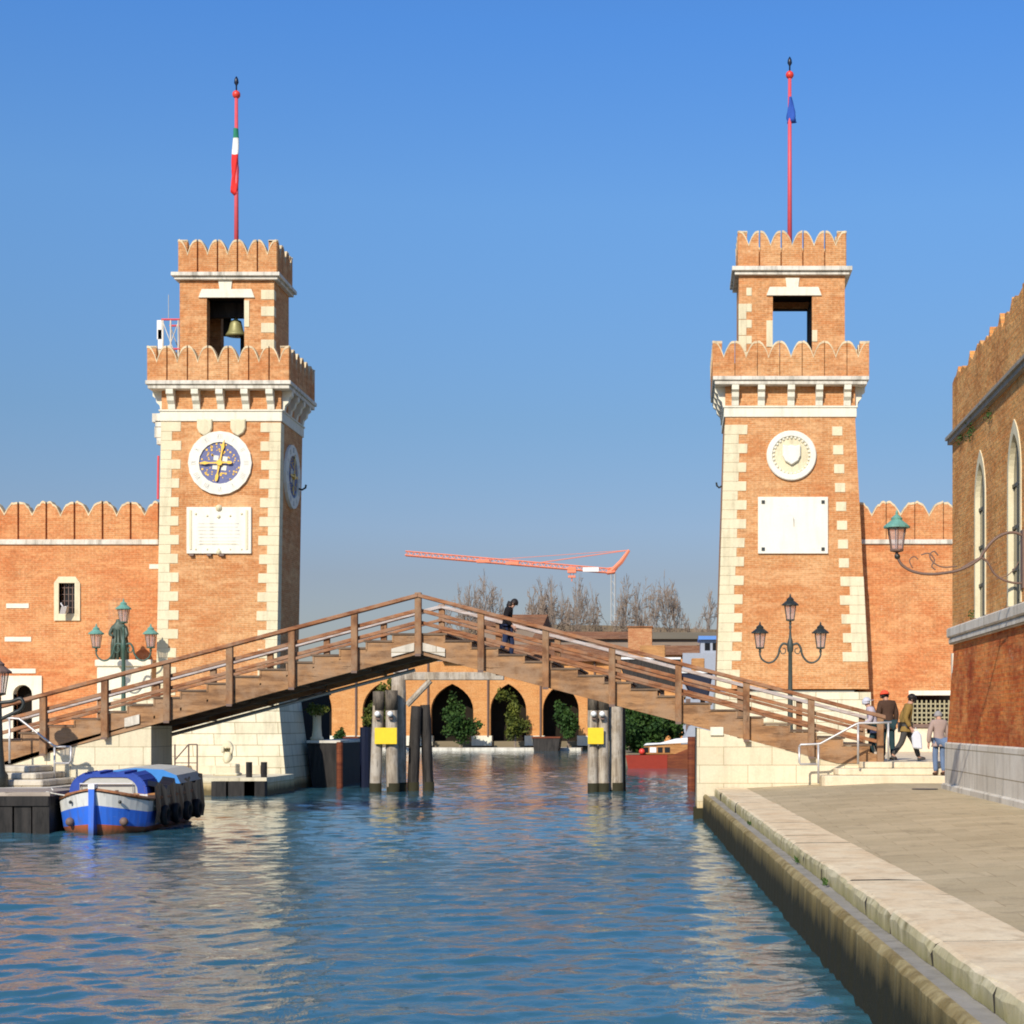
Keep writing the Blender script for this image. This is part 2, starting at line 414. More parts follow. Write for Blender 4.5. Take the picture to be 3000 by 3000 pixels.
def pavement_mat():
    t = NT('quay_paving'); p = t.pos(); x, y, z = t.sep(p)
    n1 = t.noise(p, .45, 6, .62); n2 = t.noise(p, 3.0, 6, .66); n3 = t.noise(p, 38, 3)
    c = t.mix(t.rng(n1, .35, .68, 0, 1), (.48,.38,.225), (.58,.465,.285))
    c = t.mix(t.rng(n2, .45, .7, 0, .55), c, (.42,.34,.21))
    st = t.noise(t.vmul(p, (.3, 1.6, 1)), 1.0, 5, .6)
    c = t.mix(t.rng(st, .52, .72, 0, .4), c, (.55,.44,.25))
    sp_ = t.noise(p, 1.3, 7, .75, .5)
    c = t.mix(t.rng(sp_, .56, .68, 0, .5), c, (.25,.20,.12))
    c = t.mix(1.0, c, t.mix(n3, (.78,.78,.78), (1.18,1.18,1.18)), 'MULTIPLY')
    br = t.n('ShaderNodeTexBrick'); t.l(t.comb(x, y, 0.0), br.inputs['Vector'])
    for k, v in (('Scale', 1), ('Mortar Size', .008), ('Mortar Smooth', .3), ('Bias', 0), ('Brick Width', .85), ('Row Height', .55)):
        br.inputs[k].default_value = v
    br.inputs['Color1'].default_value = (1,1,1,1); br.inputs['Color2'].default_value = (.86,.86,.84,1); br.inputs['Mortar'].default_value = (.70,.67,.62,1)
    c = t.mix(1.0, c, br.outputs['Color'], 'MULTIPLY')
    t.bump(t.math('ADD', n2, t.math('MULTIPLY', n3, .5)), .25, .015)
    return t.done(c, .85, .2)
M['pavement'] = pavement_mat()
M['earth'] = plain_mat('earth', (.20,.16,.10), .9, .1, var=.3, scale=.1)

# ------------------------------------------------------------------ camera, light, sky
cam = bpy.data.cameras.new('camera'); co = bpy.data.objects.new('camera', cam); col.objects.link(co)
co.location = (0, 0, HC); co.rotation_euler = (PI/2, 0, 0)
cam.sensor_width = 36; cam.lens = F/1932*36
cam.shift_x = (966-UC)/1932; cam.shift_y = (VH-966)/1932
cam.clip_start = .1; cam.clip_end = 8000
sc.camera = co
EL, AZ = math.radians(33), math.radians(18)
sd = Vector((-math.sin(AZ)*math.cos(EL), -math.cos(AZ)*math.cos(EL), math.sin(EL)))
sl = bpy.data.lights.new('sun', 'SUN'); so = bpy.data.objects.new('sun', sl); col.objects.link(so)
sl.energy = 5.0; sl.angle = math.radians(.53); sl.color = (1, .92, .80)
so.rotation_euler = sd.to_track_quat('Z', 'Y').to_euler(); so.location = sd*60
w = bpy.data.worlds.new('World'); sc.world = w; w.use_nodes = True
wt = w.node_tree; bg = wt.nodes['Background']
sky = wt.nodes.new('ShaderNodeTexSky'); sky.sky_type = 'NISHITA'; sky.sun_disc = False
sky.sun_elevation = EL; sky.sun_rotation = PI + AZ
sky.altitude = 0; sky.air_density = 1.0; sky.dust_density = .6; sky.ozone_density = 3.0
tc = wt.nodes.new('ShaderNodeTexCoord'); sx_ = wt.nodes.new('ShaderNodeSeparateXYZ'); wt.links.new(tc.outputs['Generated'], sx_.inputs[0])
rp = wt.nodes.new('ShaderNodeValToRGB'); wt.links.new(sx_.outputs[2], rp.inputs[0])
els = rp.color_ramp.elements
SKY_RAMP = [(0.0, (.50,.46,.48)), (.085, (.56,.51,.57)), (.113, (.60,.595,.68)), (.174, (.585,.695,.80)), (.29, (.67,.95,1.18)), (.38, (.55,.97,1.42)), (1.0, (.5,.9,1.4))]
els[0].position, els[0].color = SKY_RAMP[0][0], SKY_RAMP[0][1]+(1,)
els[1].position, els[1].color = SKY_RAMP[-1][0], SKY_RAMP[-1][1]+(1,)
for p_, c_ in SKY_RAMP[1:-1]: e_ = els.new(p_); e_.color = c_+(1,)
mm_ = wt.nodes.new('ShaderNodeMix'); mm_.data_type = 'RGBA'; mm_.blend_type = 'MULTIPLY'; mm_.inputs[0].default_value = 1
wt.links.new(sky.outputs[0], mm_.inputs[6]); wt.links.new(rp.outputs[0], mm_.inputs[7])
wt.links.new(mm_.outputs[2], bg.inputs[0]); bg.inputs[1].default_value = .12
sc.view_settings.view_transform = 'Standard'; sc.view_settings.look = 'None'
sc.view_settings.exposure = 0; sc.view_settings.gamma = 1
sc.render.engine = 'CYCLES'
sc.cycles.pixel_filter_type = 'BLACKMAN_HARRIS'; sc.cycles.filter_width = 1.9
sc.cycles.max_bounces = 6; sc.cycles.transparent_max_bounces = 8

# ------------------------------------------------------------------ water, ground, land
def water():
    rows = [3.0]
    while rows[-1] < 240: rows.append(rows[-1] + max(.05, .0042*rows[-1]))
    rows = np.array(rows)
    cols = np.concatenate([[-400,-200,-120,-80,-60,-48,-40,-34,-30,-27,-25], np.arange(-23.5, 2.4, .06), [2.6,3,4,6,10,20,40,90,200,400]])
    gx, gy = np.meshgrid(cols, rows)
    dy = np.gradient(rows)[:, None]
    h = np.zeros_like(gx); rs = np.random.RandomState(3)
    for i in range(110):
        lam = math.exp(rs.uniform(math.log(.20), math.log(1.5)))
        th = rs.normal(PI/2 + .12, .55)
        kx, ky = math.cos(th)*2*PI/lam, math.sin(th)*2*PI/lam
        a = .0041 * lam * rs.uniform(.5, 1.3) * (1.35 if lam < .5 else 1)
        damp = np.clip((lam/(2.6*dy)) - .6, 0, 1)
        env = .6 + .4*np.sin(gx*rs.uniform(.15,.5) + gy*rs.uniform(.08,.3) + rs.uniform(0, 6))
        h += a*damp*env*np.sin(kx*gx + ky*gy + rs.uniform(0, 2*PI))
    inside = ((gx > -24) & (gx < 2.5)).astype(float)
    h *= inside
    h += .35*np.abs(h)*np.sign(h)*0
    nr, nc = gx.shape
    v = np.stack([gx, gy, h], -1).reshape(-1, 3)
    idx = np.arange(nr*nc).reshape(nr, nc)
    q = np.stack([idx[:-1,:-1], idx[:-1,1:], idx[1:,1:], idx[1:,:-1]], -1).reshape(-1, 4)
    me = bpy.data.meshes.new('water')
    me.vertices.add(len(v)); me.vertices.foreach_set('co', v.ravel())
    me.loops.add(q.size); me.loops.foreach_set('vertex_index', q.ravel().astype(np.int32))
    me.polygons.add(len(q)); me.polygons.foreach_set('loop_start', np.arange(0, q.size, 4, dtype=np.int32))
    me.polygons.foreach_set('use_smooth', np.ones(len(q), bool))
    me.update(calc_edges=True); me.validate()
    tag(link_mesh('water', me, M['water']), 'rippled blue canal water with tan reflections of the towers', 'water', kind='structure')
water()
tag(MB().box(-2500, 2500, -60, 5000, -3.0, -1.6).build('ground', M['earth']), 'ground below the canal reaching to the horizon', 'ground', kind='structure')
# quay paving on the right: nearly flat sheet, rising a little away from the canal
def edge_x(Y): return .92 + (43.8 - Y)*(1.14/33.4)       # outer face of the coping
QZ = .82
def pave_z(x, y): return QZ - .004 + .17*min(1, max(0, (x - edge_x(y) - .8)/3.2))
mb = MB(); ys = [2, 6, 10, 14, 18, 22, 26, 30, 34, 38, 42, 46]; xs = [.8, 1.4, 2.2, 3.2, 4.2, 6, 10, 40]
vs = [(edge_x(y)+dx, y, pave_z(edge_x(y)+dx, y)) for y in ys for dx in xs]
n = len(xs)
mb.add(vs, [(j*n+i, j*n+i+1, (j+1)*n+i+1, (j+1)*n+i) for j in range(len(ys)-1) for i in range(n-1)])
tag(mb.build('quay_paving', M['pavement']), 'worn tan stone paving of the quay on the right', 'pavement', kind='structure')
# raised paving by the bridge foot and around the right tower; campo on the left; far banks
tag(MB().box(1.1, 60, 47.9, 100, -1.5, 1.32).build('terrace', M['step']), 'stone paving around the foot of the right tower', 'pavement', kind='structure')
tag(MB().prism_xy([(-200, 46.2), (-17.95, 46.2), (-17.95, 62.45), (-15.4, 62.45), (-15.4, 67), (-200, 67)], -1.5, .93).build('campo', M['step']), 'stone paving of the square left of the canal', 'pavement', kind='structure')
tag(MB().box(-400, 400, 157.4, 2500, -1.5, .8).build('far_bank', M['earth']), 'low land beyond the far brick arcade', 'land', kind='structure')
tag(MB().box(-3.9, 200, 106, 157.2, -1.5, .6).build('garden_bank', M['earth']), 'low earth bank behind the moored taxi boat', 'land', kind='structure')

# ------------------------------------------------------------------ crenellation pieces
def merlon_mesh(name, wd, h, notch, t, mat, axis='x', jag=0, seed=0):
    """swallow-tailed merlon; the worn upper edge carries a thin pale rim that paints sunlight on it"""
    r = random.Random(seed); N = 7
    prof = []
    for i in range(2*N+1):
        k = abs(1 - i/N); prof.append((wd/2*(1 - i/N), h - notch*(1-k)**2.3 - r.random()*jag))
    pts = [(-wd/2, 0), (wd/2, 0)] + prof
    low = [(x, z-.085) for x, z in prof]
    b = MB()
    body = [(-wd/2, 0), (wd/2, 0)] + [(x, z-.03) for x, z in prof]
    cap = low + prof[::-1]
    if axis == 'x': b.prism_xz(body, -t/2, t/2)
    else: b.prism_yz(body, -t/2, t/2)
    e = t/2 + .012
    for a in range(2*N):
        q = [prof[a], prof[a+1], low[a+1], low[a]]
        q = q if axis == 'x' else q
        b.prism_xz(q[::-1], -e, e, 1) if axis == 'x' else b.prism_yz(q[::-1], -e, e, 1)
    return b.mesh(name, [mat, M['sunlit_rim']])
def crown(parent, x0, x1, y0, y1, z0, h, notch, nx, ny, mat, gap=.05, t=.34, back=True, jag=.02, sub='merlon', sides='fblr'):
    """a crenellated parapet on a rectangle; each merlon is a mesh of its own under the parapet wall"""
    m = MB(); hb = h - notch - .25; i_ = .14
    m.box(x0+i_, x1-i_, y0+i_, y0+t, z0, z0+hb)
    if back: m.box(x0+i_, x1-i_, y1-t, y1-i_, z0, z0+hb)
    m.box(x0+i_, x0+t, y0+t, y1-t, z0, z0+hb); m.box(x1-t, x1-i_, y0+t, y1-t, z0, z0+hb)
    par = m.build('parapet', mat, parent)
    wx = (x1-x0)/nx; wy = (y1-y0-.06)/ny
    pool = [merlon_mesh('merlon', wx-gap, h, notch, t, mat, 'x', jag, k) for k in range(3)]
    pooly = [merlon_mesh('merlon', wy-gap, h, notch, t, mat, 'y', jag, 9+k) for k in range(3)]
    rr = random.Random(int(abs(x0*100)))
    for k in range(nx):
        cx = x0 + wx*(k+.5)
        if 'f' in sides: link_mesh(sub, rr.choice(pool), None, par, (cx, y0+t/2, z0))
        if back and 'b' in sides: link_mesh(sub, rr.choice(pool), None, par, (cx, y1-t/2, z0))
    for k in range(ny):
        cy = y0 + .03 + wy*(k+.5)
        if wy*(k+.5) < t*1.2 or wy*(k+.5) > (y1-y0) - t*1.2: pass
        if 'l' in sides: link_mesh(sub, rr.choice(pooly), None, par, (x0+t/2+.004, cy, z0+.003))
        if 'r' in sides: link_mesh(sub, rr.choice(pooly), None, par, (x1-t/2-.004, cy, z0+.003))
    return par

# ------------------------------------------------------------------ the two towers
TY = 63.0
def tower(name, label, s):
    D = s['d']; y0, y1 = TY, TY + D
    zt, zb = Z(790, TY), s['zb']
    vt, vb = 790, 1310
    def eL(z):
        v = VH - (z-HC)*F/TY; k = (v-vt)/(vb-vt); return X(s['uL'][0] + (s['uL'][1]-s['uL'][0])*k, TY)
    def eR(z):
        v = VH - (z-HC)*F/TY; k = (v-vt)/(vb-vt); return X(s['uR'][0] + (s['uR'][1]-s['uR'][0])*k, TY)
    zv = lambda v: Z(v, TY)
    root = empty(name, ((eL(zb)+eR(zb))/2, TY+D/2, 0), label, 'tower')
    zc = zv(s['corn'][0])           # top of the shaft (under the cornice)
    m = MB(); zs = [zb, zv(1050), zv(790)]
    for a, b in zip(zs, zs[1:]):
        m.hexa([(eL(a),y0,a),(eR(a),y0,a),(eR(a),y1,a),(eL(a),y1,a)], [(eL(b),y0,b),(eR(b),y0,b),(eR(b),y1,b),(eL(b),y1,b)])
    xl, xr = eL(zt), eR(zt)
    m.box(xl, xr, y0, y1, zt, zc)
    shaft = m.build('shaft', M['brick'], root)
    # plinth
    s['plinth'](root, eL, eR, y0, y1, zv)
    # belt course and cornice
    b0, b1 = zv(s['band'][1]), zv(s['band'][0])
    MB().box(xl-.05, xr+.05, y0-.05, y1+.05, b0, b1).box(xl-.09, xr+.09, y0-.09, y1+.09, b1-.07, b1-.003).build('belt_course', M['stone_white'], root, bev=.01)
    c0, c1 = zc, zv(s['corn'][1]); e = .40
    MB().box(xl-e, xr+e, y0-e, y1+e, c0, c0+(c1-c0)*.5).box(xl-e-.07, xr+e+.07, y0-e-.07, y1+e+.07, c0+(c1-c0)*.5+.002, c1).build('cornice', M['cornice'], root, bev=.015)
    # corbels
    def prof(o):   # (outward, z)
        return [(0, b1), (-.09, b1+.003), (-.12, b1+.18), (-.24, b1+.30), (-.27, c0-.26), (-.38, c0-.18), (-.38, c0-.003), (0, c0-.003)]
    for u in s['corb']:
        cx = X(u, TY); MB().prism_yz([(y0+o, z) for o, z in prof(0)], cx-.13, cx+.13).build('corbel', M['stone_white'], root)
    for k in range(4):
        cy = y0 + .28 + (D-.56)*k/3
        for sg, xx in ((-1, xl), (1, xr)):
            MB().prism_xz([(xx-sg*o, z) for o, z in prof(0)], cy-.13, cy+.13).build('corbel', M['stone_white'], root)
    # quoins
    def quoin(uoff, right, skip=0, top=None, bot=None, strip=True):
        z = top; k = 0
        while z > bot:
            z2 = z - .70
            for a, b, long in ((z, z-.36, True), (z-.36, z-.70, False)):
                if b < bot: break
                mid = (a+b)/2; q = MB()
                wid = (s['qw'][1] if long else s['qw'][0]) * rnd.uniform(.94, 1.05)
                if not strip: wid = s['qw'][1]
                if right:
                    xo = eR(mid) + .012
                    if not strip:
                        if not long: continue
                        q.box(xo-.012-.50-.38, xo-.012-.50, y0-.02, y0+.12, b+.01, a-.01); q.build('quoin_stone', M['stone'], shaft, bev=.008); continue
                    q.hexa([(eR(b)-wid,y0-.022,b+.006),(eR(b)+.014,y0-.022,b+.006),(eR(b)+.014,y0+.5,b+.006),(eR(b)-wid,y0+.5,b+.006)],
                           [(eR(a)-wid,y0-.022,a),(eR(a)+.014,y0-.022,a),(eR(a)+.014,y0+.5,a),(eR(a)-wid,y0+.5,a)])
                else:
                    q.hexa([(eL(b)-.014,y0-.022,b+.006),(eL(b)+wid,y0-.022,b+.006),(eL(b)+wid,y0+.5,b+.006),(eL(b)-.014,y0+.5,b+.006)],
                           [(eL(a)-.014,y0-.022,a),(eL(a)+wid,y0-.022,a),(eL(a)+wid,y0+.5,a),(eL(a)-.014,y0+.5,a)])
                q.build('quoin_stone', M['stone'], shaft, bev=.008)
            z = z2
    for a in s['quoins']: quoin(*a[:1], **a[1])
    # parapet with merlons
    px0, px1 = X(s['par'][0], TY), X(s['par'][1], TY); ey = .41
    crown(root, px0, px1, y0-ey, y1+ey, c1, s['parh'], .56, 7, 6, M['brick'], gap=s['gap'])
    MB().box(px0+.35, px1-.35, y0-ey+.35, y1+ey-.35, c1-.1, c1+.06).build('roof_terrace', M['cornice'], root)
    # turret
    ty0, ty1 = s['ty']; tx0, tx1 = X(s['tur'][0], ty0), X(s['tur'][1], ty0)
    ox0, ox1 = X(s['open'][0], ty0), X(s['open'][1], ty0); oz1 = Z(s['open'][2], ty0); oz0 = c1 + .9
    tz1 = Z(s['tcorn'][1], ty0); th = .42
    t = MB()
    for a, b in ((ty0, ty0+th), (ty1-th, ty1)):
        t.box(tx0, ox0, a, b, c1, tz1); t.box(ox1, tx1, a, b, c1, tz1)
        t.box(ox0, ox1, a, b, oz1, tz1); t.box(ox0, ox1, a, b, c1, oz0)
    t.box(tx0, tx0+th, ty0+th, ty1-th, c1, tz1); t.box(tx1-th, tx1, ty0+th, ty1-th, c1, tz1)
    tur = t.build('turret', M['brick'], root)
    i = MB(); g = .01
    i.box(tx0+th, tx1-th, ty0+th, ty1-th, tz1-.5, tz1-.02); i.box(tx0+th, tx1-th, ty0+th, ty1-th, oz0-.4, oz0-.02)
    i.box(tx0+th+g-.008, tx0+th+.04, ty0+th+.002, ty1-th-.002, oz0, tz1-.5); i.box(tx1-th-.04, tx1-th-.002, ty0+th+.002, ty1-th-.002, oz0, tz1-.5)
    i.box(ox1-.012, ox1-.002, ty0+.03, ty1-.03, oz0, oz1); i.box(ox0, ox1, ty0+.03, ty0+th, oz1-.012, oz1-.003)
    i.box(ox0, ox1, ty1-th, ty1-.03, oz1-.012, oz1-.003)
    i.build('belfry_shade', M['dark_shade'], tur)  # near-black plates: shade of the unlit turret room put into the colour
    # stone dressing of the opening
    lz = Z(s['lint'][0], ty0)
    MB().prism_xz([(X(s['lint'][1], ty0)+.12, lz), (X(s['lint'][1], ty0), oz1+.004), (X(s['lint'][2], ty0), oz1+.004), (X(s['lint'][2], ty0)-.12, lz)], ty0-.06, ty0+.1).build('lintel', M['stone_white'], tur)
    kc = (ox0+ox1)/2
    MB().prism_xz([(kc-.22, lz+.003), (kc+.22, lz+.003), (kc+.26, lz+.34), (kc-.26, lz+.34)], ty0-.05, ty0+.1).build('keystone', M['stone_white'], tur)
    j = MB()
    for side, z_a, z_b, wd in s['jamb']:
        xx = ox0-wd if side < 0 else ox1
        j.box(xx+.003, xx+wd-.003, ty0-.03, ty0+.15, z_a, z_b)
    j.build('jamb', M['stone'], tur)
    z = oz1+.3; kx = s['tq']
    while z > c1+1.0:
        wd = rnd.choice((.28, .36))
        if kx > 0:
            MB().box(tx1-.12-wd, tx1+.008, ty0-.02, ty0+.3, z-.36, z).build('quoin_stone', M['stone'], tur, bev=.006)
        else:
            if z < oz1-.2: MB().box(tx0-.008, tx0+.28, ty0-.02, ty0+.3, z-.58, z).build('quoin_stone', M['stone'], tur, bev=.006)
            MB().box(tx0+.282, tx0+.282+.2, ty0-.02, ty0+.1, z-.30, z).build('quoin_stone', M['stone'], tur, bev=.006)
        z -= .62 if kx > 0 else .60
    # turret cornice + parapet
    tc0, tc1 = tz1, Z(s['tcorn'][0], ty0); e2 = .16
    MB().box(tx0-e2, tx1+e2, ty0-e2, ty1+e2, tc0, tc0+(tc1-tc0)*.45).box(tx0-e2-.1, tx1+e2+.1, ty0-e2-.1, ty1+e2+.1, tc0+(tc1-tc0)*.45+.002, tc1).build('cornice', M['cornice'], tur, bev=.012)
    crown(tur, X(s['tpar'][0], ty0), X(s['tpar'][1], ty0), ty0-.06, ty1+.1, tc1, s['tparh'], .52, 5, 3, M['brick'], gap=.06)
    return root, dict(eL=eL, eR=eR, y0=y0, y1=y1, zv=zv, tc1=tc1, tx=(tx0+tx1)/2, ty=(ty0+ty1)/2, ox=(ox0, ox1), oz=(oz0, oz1), xl=xl, xr=xr, c1=c1, turret=tur)

def plinth_left(root, eL, eR, y0, y1, zv):
    zt = zv(1317); a = eR(zt)+.10; b = X(546, TY)
    m = MB(); xl = X(215, TY)
    m.hexa([(xl, y0-.45, -1.2), (b+.12, y0-.45, -1.2), (b+.12, y1+.5, -1.2), (xl, y1+.5, -1.2)],
           [(xl, y0-.08, zt), (a, y0-.08, zt), (a, y1+.08, zt), (xl, y1+.08, zt)])
    m.build('plinth', M['ashlar'], root)
def plinth_right(root, eL, eR, y0, y1, zv):
    zt = zv(1306)
    m = MB()
    m.hexa([(X(1344, TY), y0-.2, -1.2), (eR(zt)+.15, y0-.2, -1.2), (eR(zt)+.15, y1+.1, -1.2), (X(1344, TY), y1+.1, -1.2)],
           [(eL(zt)-.04, y0-.1, zt), (eR(zt)+.05, y0-.1, zt), (eR(zt)+.05, y1+.05, zt), (eL(zt)-.04, y1+.05, zt)])
    m.build('plinth', M['ashlar'], root)

zv = lambda v: Z(v, TY)
sL = dict(d=3.6, zb=zv(1317), uL=(305, 295), uR=(530, 521), corn=(737, 722), band=(773, 795), corb=(325, 372, 418, 465, 512), qw=(.42, .74),
          quoins=[(0, dict(right=False, top=zv(795)-.02, bot=zv(1330))), (0, dict(right=True, top=zv(795)-.05, bot=zv(1316)))],
          par=(283, 551), parh=1.30, gap=.05, ty=(63.4, 65.8), tur=(339, 517), open=(390, 461, 562), tcorn=(516, 529),
          lint=(546, 375, 481), tpar=(336, 524), tparh=1.27, tq=1, jamb=[(1, zv(612), zv(562), .19)], plinth=plinth_left)
LT, li = tower('clock_tower', 'orange brick tower with a blue and gold clock and a bell in its turret', sL)
sR = dict(d=3.6, zb=zv(1300), uL=(1368.5, 1352), uR=(1613.5, 1640), corn=(729, 714), band=(766, 787), corb=(1387, 1436, 1492, 1545, 1598), qw=(.55, .88),
          quoins=[(0, dict(right=False, top=zv(789)-.25, bot=zv(1306))), (0, dict(right=True, top=zv(789)-.3, bot=zv(1090), strip=False)),
                  (0, dict(right=True, top=zv(1088), bot=zv(1262)))],
          par=(1344, 1638), parh=1.32, gap=.025, ty=(63.4, 65.8), tur=(1394, 1594), open=(1458, 1532, 558), tcorn=(505, 520),
          lint=(542, 1446, 1550), tpar=(1392, 1597), tparh=1.38, tq=-1, jamb=[(-1, zv(650), zv(600), .24), (1, zv(640), zv(618), .2)], plinth=plinth_right)
RT, ri = tower('medallion_tower', 'orange brick tower with a round stone medallion and an open empty turret', sR)

# clock
def clock(parent, c, r, normal):
    """built facing -Y at the origin of the dial, then turned with its own empty part"""
    cx, cy, cz = c
    N = 20
    face = MB(); face.disc_y((0,0,0), r*.66, r, -.10, .02, 20, 0)
    def fin(mb, name, mat, par, rot):
        me = mb.mesh(name, mat)
        o = link_mesh(name, me, None, par, None if par is not parent else c)
        if par is parent: o.rotation_euler = (0, 0, rot)
        return o
    rot = 0 if normal == 'y' else PI/2
    ring = fin(face, 'clock_face', M['marble'], parent, rot)
    d = MB().disc_y((0,0,0), .01, r*.66, -.05, .015, 28); fin(d, 'dial', M['dial_blue'], ring, 0)
    for k in range(4):
        st = MB(); a = PI/4 + k*PI/2 + .12
        px, pz = r*.2*math.sin(a), r*.2*math.cos(a)
        st.prism_xz([(px + r*.11*math.sin(a+q), pz + r*.11*math.cos(a+q)) for q in (0, -PI/2, -PI, -3*PI/2)], -.07, -.045)
        fin(st, 'dial_star', M['marble'], ring, 0)
    fl = MB()
    rr = random.Random(4)
    for k in range(70):
        a, q = rr.uniform(0, 2*PI), r*rr.uniform(.30, .62)
        x, z, h = q*math.sin(a), q*math.cos(a), r*rr.uniform(.014, .030)
        fl.box(x-h, x+h, -.062, -.045, z-h, z+h)
    fin(fl, 'dial_stars', M['gold'], ring, 0)
    nm = MB()
    def stroke(p, q, wd, ang, rad):
        (x0, z0), (x1, z1) = p, q
        dx, dz = x1-x0, z1-z0; L = math.hypot(dx, dz); nx, nz = -dz/L*wd, dx/L*wd
        pts = [(x0-nx, z0-nz), (x1-nx, z1-nz), (x1+nx, z1+nz), (x0+nx, z0+nz)]
        out = []
        for x, z in pts:
            z += rad
            out.append((x*math.cos(ang) + z*math.sin(ang), -x*math.sin(ang) + z*math.cos(ang)))
        nm.prism_xz(out, -.108, -.095)
    for k, txt in enumerate(('XII','I','II','III','IIII','V','VI','VII','VIII','IX','X','XI')):
        ws = {'I': .05, 'V': .085, 'X': .085}; tot = sum(ws[q] for q in txt)*r; x = -tot/2; hh = r*.075
        for q in txt:
            wq = ws[q]*r; xa, xb = x+wq*.15, x+wq*.85
            if q == 'I': stroke(((xa+xb)/2, -hh), ((xa+xb)/2, hh), r*.008, k*PI/6, r*.83)
            if q == 'V': stroke(((xa+xb)/2, -hh), (xa, hh), r*.008, k*PI/6, r*.83); stroke(((xa+xb)/2, -hh), (xb, hh), r*.008, k*PI/6, r*.83)
            if q == 'X': stroke((xa, -hh), (xb, hh), r*.008, k*PI/6, r*.83); stroke((xb, -hh), (xa, hh), r*.008, k*PI/6, r*.83)
            x += wq
    fin(nm, 'numerals', M['numeral'], ring, 0)
    def hand(ang, L, Lb, wd, name, y):
        pts = [(0, -Lb), (wd*1.3, -Lb*.92), (wd*1.5, -Lb*.7), (wd*.6, -Lb*.55), (wd*.9, 0), (wd*.6, L*.5), (wd*1.5, L*.7), (wd*.7, L*.86), (0, L)]
        pts = pts + [(-a, b) for a, b in pts[-2:0:-1]]
        q = [(x*math.cos(ang) + z*math.sin(ang), -x*math.sin(ang) + z*math.cos(ang)) for x, z in pts]
        fin(MB().prism_xz(q[::1], y-.02, y), name, M['gold'], ring, 0)
    hand(.20, r*.74, r*.60, r*.033, 'hour_hand', -.11); hand(-PI/2 - .02, r*.66, r*.40, r*.033, 'minute_hand', -.14)
    fin(MB().disc_y((0,0,0), .005, r*.09, -.17, -.05, 16), 'hub', M['gold'], ring, 0)
    return ring
clock(LT, (X(416, TY), TY-.005, zv(874)), 60*TY/F, 'y')
zz = zv(887); clock(LT, (li['eR'](zz)+.012, TY+1.75, zz), 62*TY/F, 'x')
# shields, plaque
def shield(parent, cx, cz, wd, h, y, mat, name='shield'):
    pts = [(cx-wd/2, cz+h/2), (cx-wd/2, cz-h*.05), (cx-wd*.36, cz-h*.3), (cx, cz-h/2), (cx+wd*.36, cz-h*.3), (cx+wd/2, cz-h*.05), (cx+wd/2, cz+h/2), (cx+wd*.2, cz+h*.42), (cx, cz+h*.5), (cx-wd*.2, cz+h*.42)]
    o = MB().prism_xz(pts, y-.12, y+.02).build(name, mat, parent, bev=.03)
    return o
for u in (387, 450):
    shield(LT, X(u, TY), zv(807), .56, .66, TY, M['stone'])
def plaque(parent, u0, u1, v0, v1, frame, mat):
    x0, x1, z0, z1 = X(u0, TY), X(u1, TY), zv(v1), zv(v0)
    o = MB().box(x0, x1, TY-.09, TY+.02, z0, z1).build('plaque', mat, parent, bev=.015)
    if frame:
        f = MB()
        for a in (0, 1):
            xx = x0+.12 if a == 0 else x1-.20
            f.box(xx, xx+.08, TY-.115, TY-.088, z0+.15, z1-.12)
        for k in range(5):
            xx = x0+.35+k*(x1-x0-.7)/4
            f.ball((xx, TY-.09, z1-.26-.05*math.sin(k*PI/4)*2), .045, 8)
            f.ball((xx, TY-.09, z0+.16), .035, 8)
        f.ball(((x0+x1)/2, TY-.07, z1-.04), .13, 10); f.ball(((x0+x1)/2, TY-.09, z1-.36), .07, 10); f.ball(((x0+x1)/2, TY-.08, z0+.05), .10, 10)
        f.box(x0+.5, x1-.5, TY-.10, TY-.087, z0+.36, z0+.375)
        f.build('carved_border', M['stone'], o, smooth=False)
        g = MB()
        for k in range(7):
            zq = z1-.62-k*.13
            g.box(x0+.42+rnd.random()*.05, x1-.42-rnd.random()*.08, TY-.094, TY-.088, zq-.012, zq+.012)
        g.build('worn_inscription', M['cornice'], o)
        for u in (u0+6, (u0+u1)/2-22, (u0+u1)/2+2):
            MB().box(X(u, TY), X(u+8, TY), TY-.14, TY, z0-.09, z0-.004).build('bracket', M['iron_brown'], o)
    else:
        for xx in (x0+.19, x1-.19):
            for z_ in (z0+.17, z1-.19): MB().box(xx-.06, xx+.06, TY-.12, TY-.088, z_-.06, z_+.06).build('bolt', M['iron'], o)
        MB().tube([((x0+x1)/2, TY-.2, z0+1.35), ((x0+x1)/2+.03, TY-.1, z0+1.0)], .012, 6).build('gnomon', M['cornice'], o)
    return o
plaque(LT, 353, 475, 957, 1045, True, M['marble'])
plaque(RT, 1430, 1562, 938, 1045, False, M['marble'])
# medallion of the right tower
c = (X(1493, TY), TY, zv(860)); r = 47*TY/F
md = MB().disc_y(c, r*.76, r, TY-.12, TY+.02, 44).build('medallion', M['marble'], RT, bev=.03)
MB().disc_y(c, .01, r*.77, TY-.05, TY+.015, 44).build('medallion_ground', M['stone'], md)
rope = MB()
for k in range(28):
    a = 2*PI*k/28; rope.ball((c[0]+r*.72*math.sin(a), TY-.06, c[2]+r*.72*math.cos(a)), .055, 6)
rope.build('medallion_beading', M['stone_white'], md)
shield(md, c[0], c[2]+.02, r*.72, r*.82, TY-.06, M['marble'])
